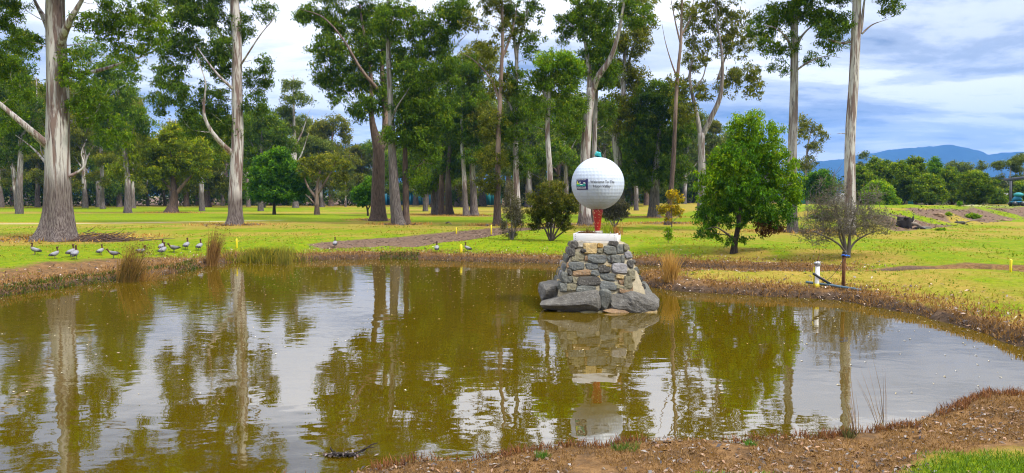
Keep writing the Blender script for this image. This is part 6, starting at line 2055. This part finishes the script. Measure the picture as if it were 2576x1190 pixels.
# drowned leafy branch near the bottom edge
b = atz(865, 1148, 0.0)
root = empty('drowned_branch', b, 'dark soggy branch with leaves breaking the surface near the bottom edge', 'branch')
mbp = MB()
mbp.tube([[-.28, .04, -.02], [-.12, 0, .025], [.05, -.02, .03], [.2, .02, -.01]], [.012, .022, .02, .01], 7)
mbp.tube([[.05, -.02, .02], [.2, .1, .03], [.29, .16, .085], [.36, .17, .10]], [.012, .01, .008, .004], 6)
mbp.tube([[.16, .08, .03], [.24, .11, .06], [.34, .12, .07]], [.008, .007, .004], 5)
mbp.tube([[-.1, 0, .02], [-.18, .12, .05], [-.2, .2, .045]], [.012, .01, .005], 6)
mbp.build('stem', M['char'], root)
P = np.stack([rng3.normal(size=120) * .12 - .05, rng3.normal(size=120) * .045, rng3.random(120) * .035 + .006], -1)
V, q, c = flat_bits(rng3, P, .055, .02, [(.03, .025, .022), (.06, .045, .04), (.20, .17, .17), (.10, .06, .05)], .5, 0)
MB().add(V, q, None, c).build('soaked_foliage', M['litter'], root)['kind'] = 'stuff'
root.scale = (.8, .8, .8)

# ------------------------------------------------------------------ far things
M['shed_blue'] = mat_simple('blue_sheet', (0.018, 0.15, 0.26), 0.6, .3, .4, 1.5, 0, 30, .6)
M['shed_teal'] = mat_simple('teal_sheet', (0.03, 0.25, 0.27), 0.6, .3, .4, 1.5, 0, 30, .6)
for lb, x0, x1, Yb, mt, h in (('blue sheet-clad shed glimpsed between the central trunks', 962, 1122, 150, 'shed_blue', 2.7), ('teal sheet-clad shed glimpsed left of the grey twiggy shrub', 1196, 1262, 150, 'shed_teal', 3.0), ('pale teal shed end glimpsed between trunks right of the golf ball', 1618, 1632, 150, 'shed_teal', 4.0), ('teal shed corner low behind the bright green tree', 2018, 2062, 128, 'shed_teal', 1.8)):
    xa, xb = (x0 - 1288) / F * Yb, (x1 - 1288) / F * Yb
    z0 = gz((xa + xb) / 2, Yb)
    root = empty('shed', ((xa + xb) / 2, Yb, z0), lb, 'shed')
    wd = xb - xa
    nseg = max(2, int(wd / 0.9))
    for s_ in range(nseg):
        MB().box((-wd / 2 + (s_ + .5) * wd / nseg, 0 if s_ % 2 else -0.06, h / 2), (wd / nseg - 0.03, .08, h)).build('wall_panel', M[mt], root)
    MB().box((0, 2.05, h / 2), (wd, 4.0, h - 0.02)).build('shed_body', M[mt], root)
    V = np.array([[-wd / 2 - .2, -.3, h], [wd / 2 + .2, -.3, h], [wd / 2 + .2, 4.3, h], [-wd / 2 - .2, 4.3, h], [-wd / 2 - .2, 2, h + .6], [wd / 2 + .2, 2, h + .6]])
    MB().add(V, [[0, 1, 5, 4], [3, 4, 5, 2], [0, 3, 2, 1]], [[0, 4, 3], [1, 2, 5]]).build('roof', M['steel'], root)
# paling fence behind the row of trees
M['paling'] = mat_simple('grey_paling', (0.30, 0.30, 0.30), .85, .15, .5, 2, 0, 30, .55)
Yf = 112
xa, xb = (2030 - 1288) / F * Yf, (2620 - 1288) / F * Yf
fe = empty('paling_fence', ((xa + xb) / 2, Yf, gz((xa + xb) / 2, Yf)), 'long grey paling fence seen under the row of round trees', 'fence')
z0 = fe.location.z
rs = random.Random(9)
x = xa
pal_me = [MB().box((0, 0, 0.9), (0.135, 0.02, 1.8 + d_)).mesh('paling', M['paling']) for d_ in (-.04, 0, .03)]
while x < xb:
    o_ = link(bpy.data.objects.new('paling', rs.choice(pal_me)), fe)
    o_.location = (x - fe.location.x, rs.uniform(-.008, .008), gz(x, Yf) - z0)
    x += 0.15
for j in range(int((xb - xa) / 2.7) + 1):
    xx = xa + j * 2.7
    MB().box((xx - fe.location.x, 0.09, .85 + gz(xx, Yf) - z0), (.12, .12, 1.75)).build('fence_post', M['paling'], fe)
for hz_ in (.4, 1.4):
    MB().box((0, .045, hz_), (xb - xa, .05, .09)).build('rail', M['paling'], fe)
o_ = MB().box((0, 0, .9), (1.0, .08, 1.8)).box((0, -.05, .9), (.9, .02, .12)).build('blue_gate_panel', M['shed_blue'], fe)
xg = (2292 - 1288) / F * (Yf - .3)
o_.location = (xg - fe.location.x, -.3, gz(xg, Yf) - z0)
# shelter at the right edge
M['shelter'] = mat_simple('shelter_steel', (0.075, 0.08, 0.10), .8, .3, .3, 3)
Ys = 78
kS = mperpx(Ys)
xs0 = aty(2530, 500, Ys)[0]
zs0 = gz(xs0, Ys)
sh = empty('open_shelter', (xs0, Ys, zs0), 'open steel-roofed shelter with grey post cut by the right edge', 'shelter')
zr = aty(2530, 455, Ys)[2] - zs0
V = np.array([[-.15, -.8, zr], [7, -.8, zr + .75], [7.4, .8, zr + .75], [.25, .8, zr], [-.15, -.8, zr + .25], [7, -.8, zr + 1.05], [7.4, .8, zr + 1.05], [.25, .8, zr + .25]])
MB().add(V, [[0, 3, 2, 1], [4, 5, 6, 7], [0, 1, 5, 4], [1, 2, 6, 5], [2, 3, 7, 6], [3, 0, 4, 7]]).build('roof', M['shelter'], sh)
for (ax, ay, hh_) in ((0.0, -.7, zr + .01), (1.0, .7, zr + .03), (6.6, -.7, zr + .69), (7.2, .7, zr + .7)):
    MB().box((ax, ay, hh_ / 2), (.16, .16, hh_)).build('post', M['shelter'], sh)
# blue machine beside the shelter
b = onground(2556, 530)
b = np.array([aty(2556, 520, 74)[0], 74, 0])
b[2] = gz(b[0], b[1])
mc = empty('blue_machine', b, 'small blue and teal wheeled machine parked under the shelter edge', 'machine')
MB().tube([[-.35, 0, .55], [-.1, 0, .75], [.25, 0, .8], [.5, 0, .6]], [.12, .22, .24, .1], 10).build('engine_hood', M['shed_blue'], mc, True)
MB().lathe([(0, .95), (.25, .95), (.42, 1.05), (.40, 1.22), (.2, 1.32), (0, 1.34)], (.2, 0, 0), 14).build('drum_cover', M['shed_teal'], mc, True)
MB().tube([[.2, 0, .7], [.2, 0, 1.0]], .09, 8).build('steering_column', M['shed_blue'], mc)
for sx_ in (-.32, .45):
    for sy_ in (-.3, .3):
        MB().tube([[sx_, sy_ - .06, .24], [sx_, sy_ + .06, .24]], .24, 14).build('wheel', M['black_poly'], mc)
MB().box((.05, 0, .42), (.95, .4, .16)).build('chassis', M['shed_blue'], mc)
# bench far left
Yb = 138
xb_ = (73 - 1288) / F * Yb
bn = empty('bench', (xb_, Yb, gz(xb_, Yb)), 'tiny weathered bench before the dark trees at the far left', 'bench')
MB().box((0, 0, .46), (1.7, .42, .06)).build('seat', M['dead'], bn)
MB().box((0, .22, .80), (1.7, .04, .16)).build('backrest', M['dead'], bn)
for sx_ in (-.75, .75):
    MB().box((sx_, .05, .22), (.09, .38, .42)).box((sx_, .22, .6), (.07, .05, .5)).build('leg', M['dead'], bn)
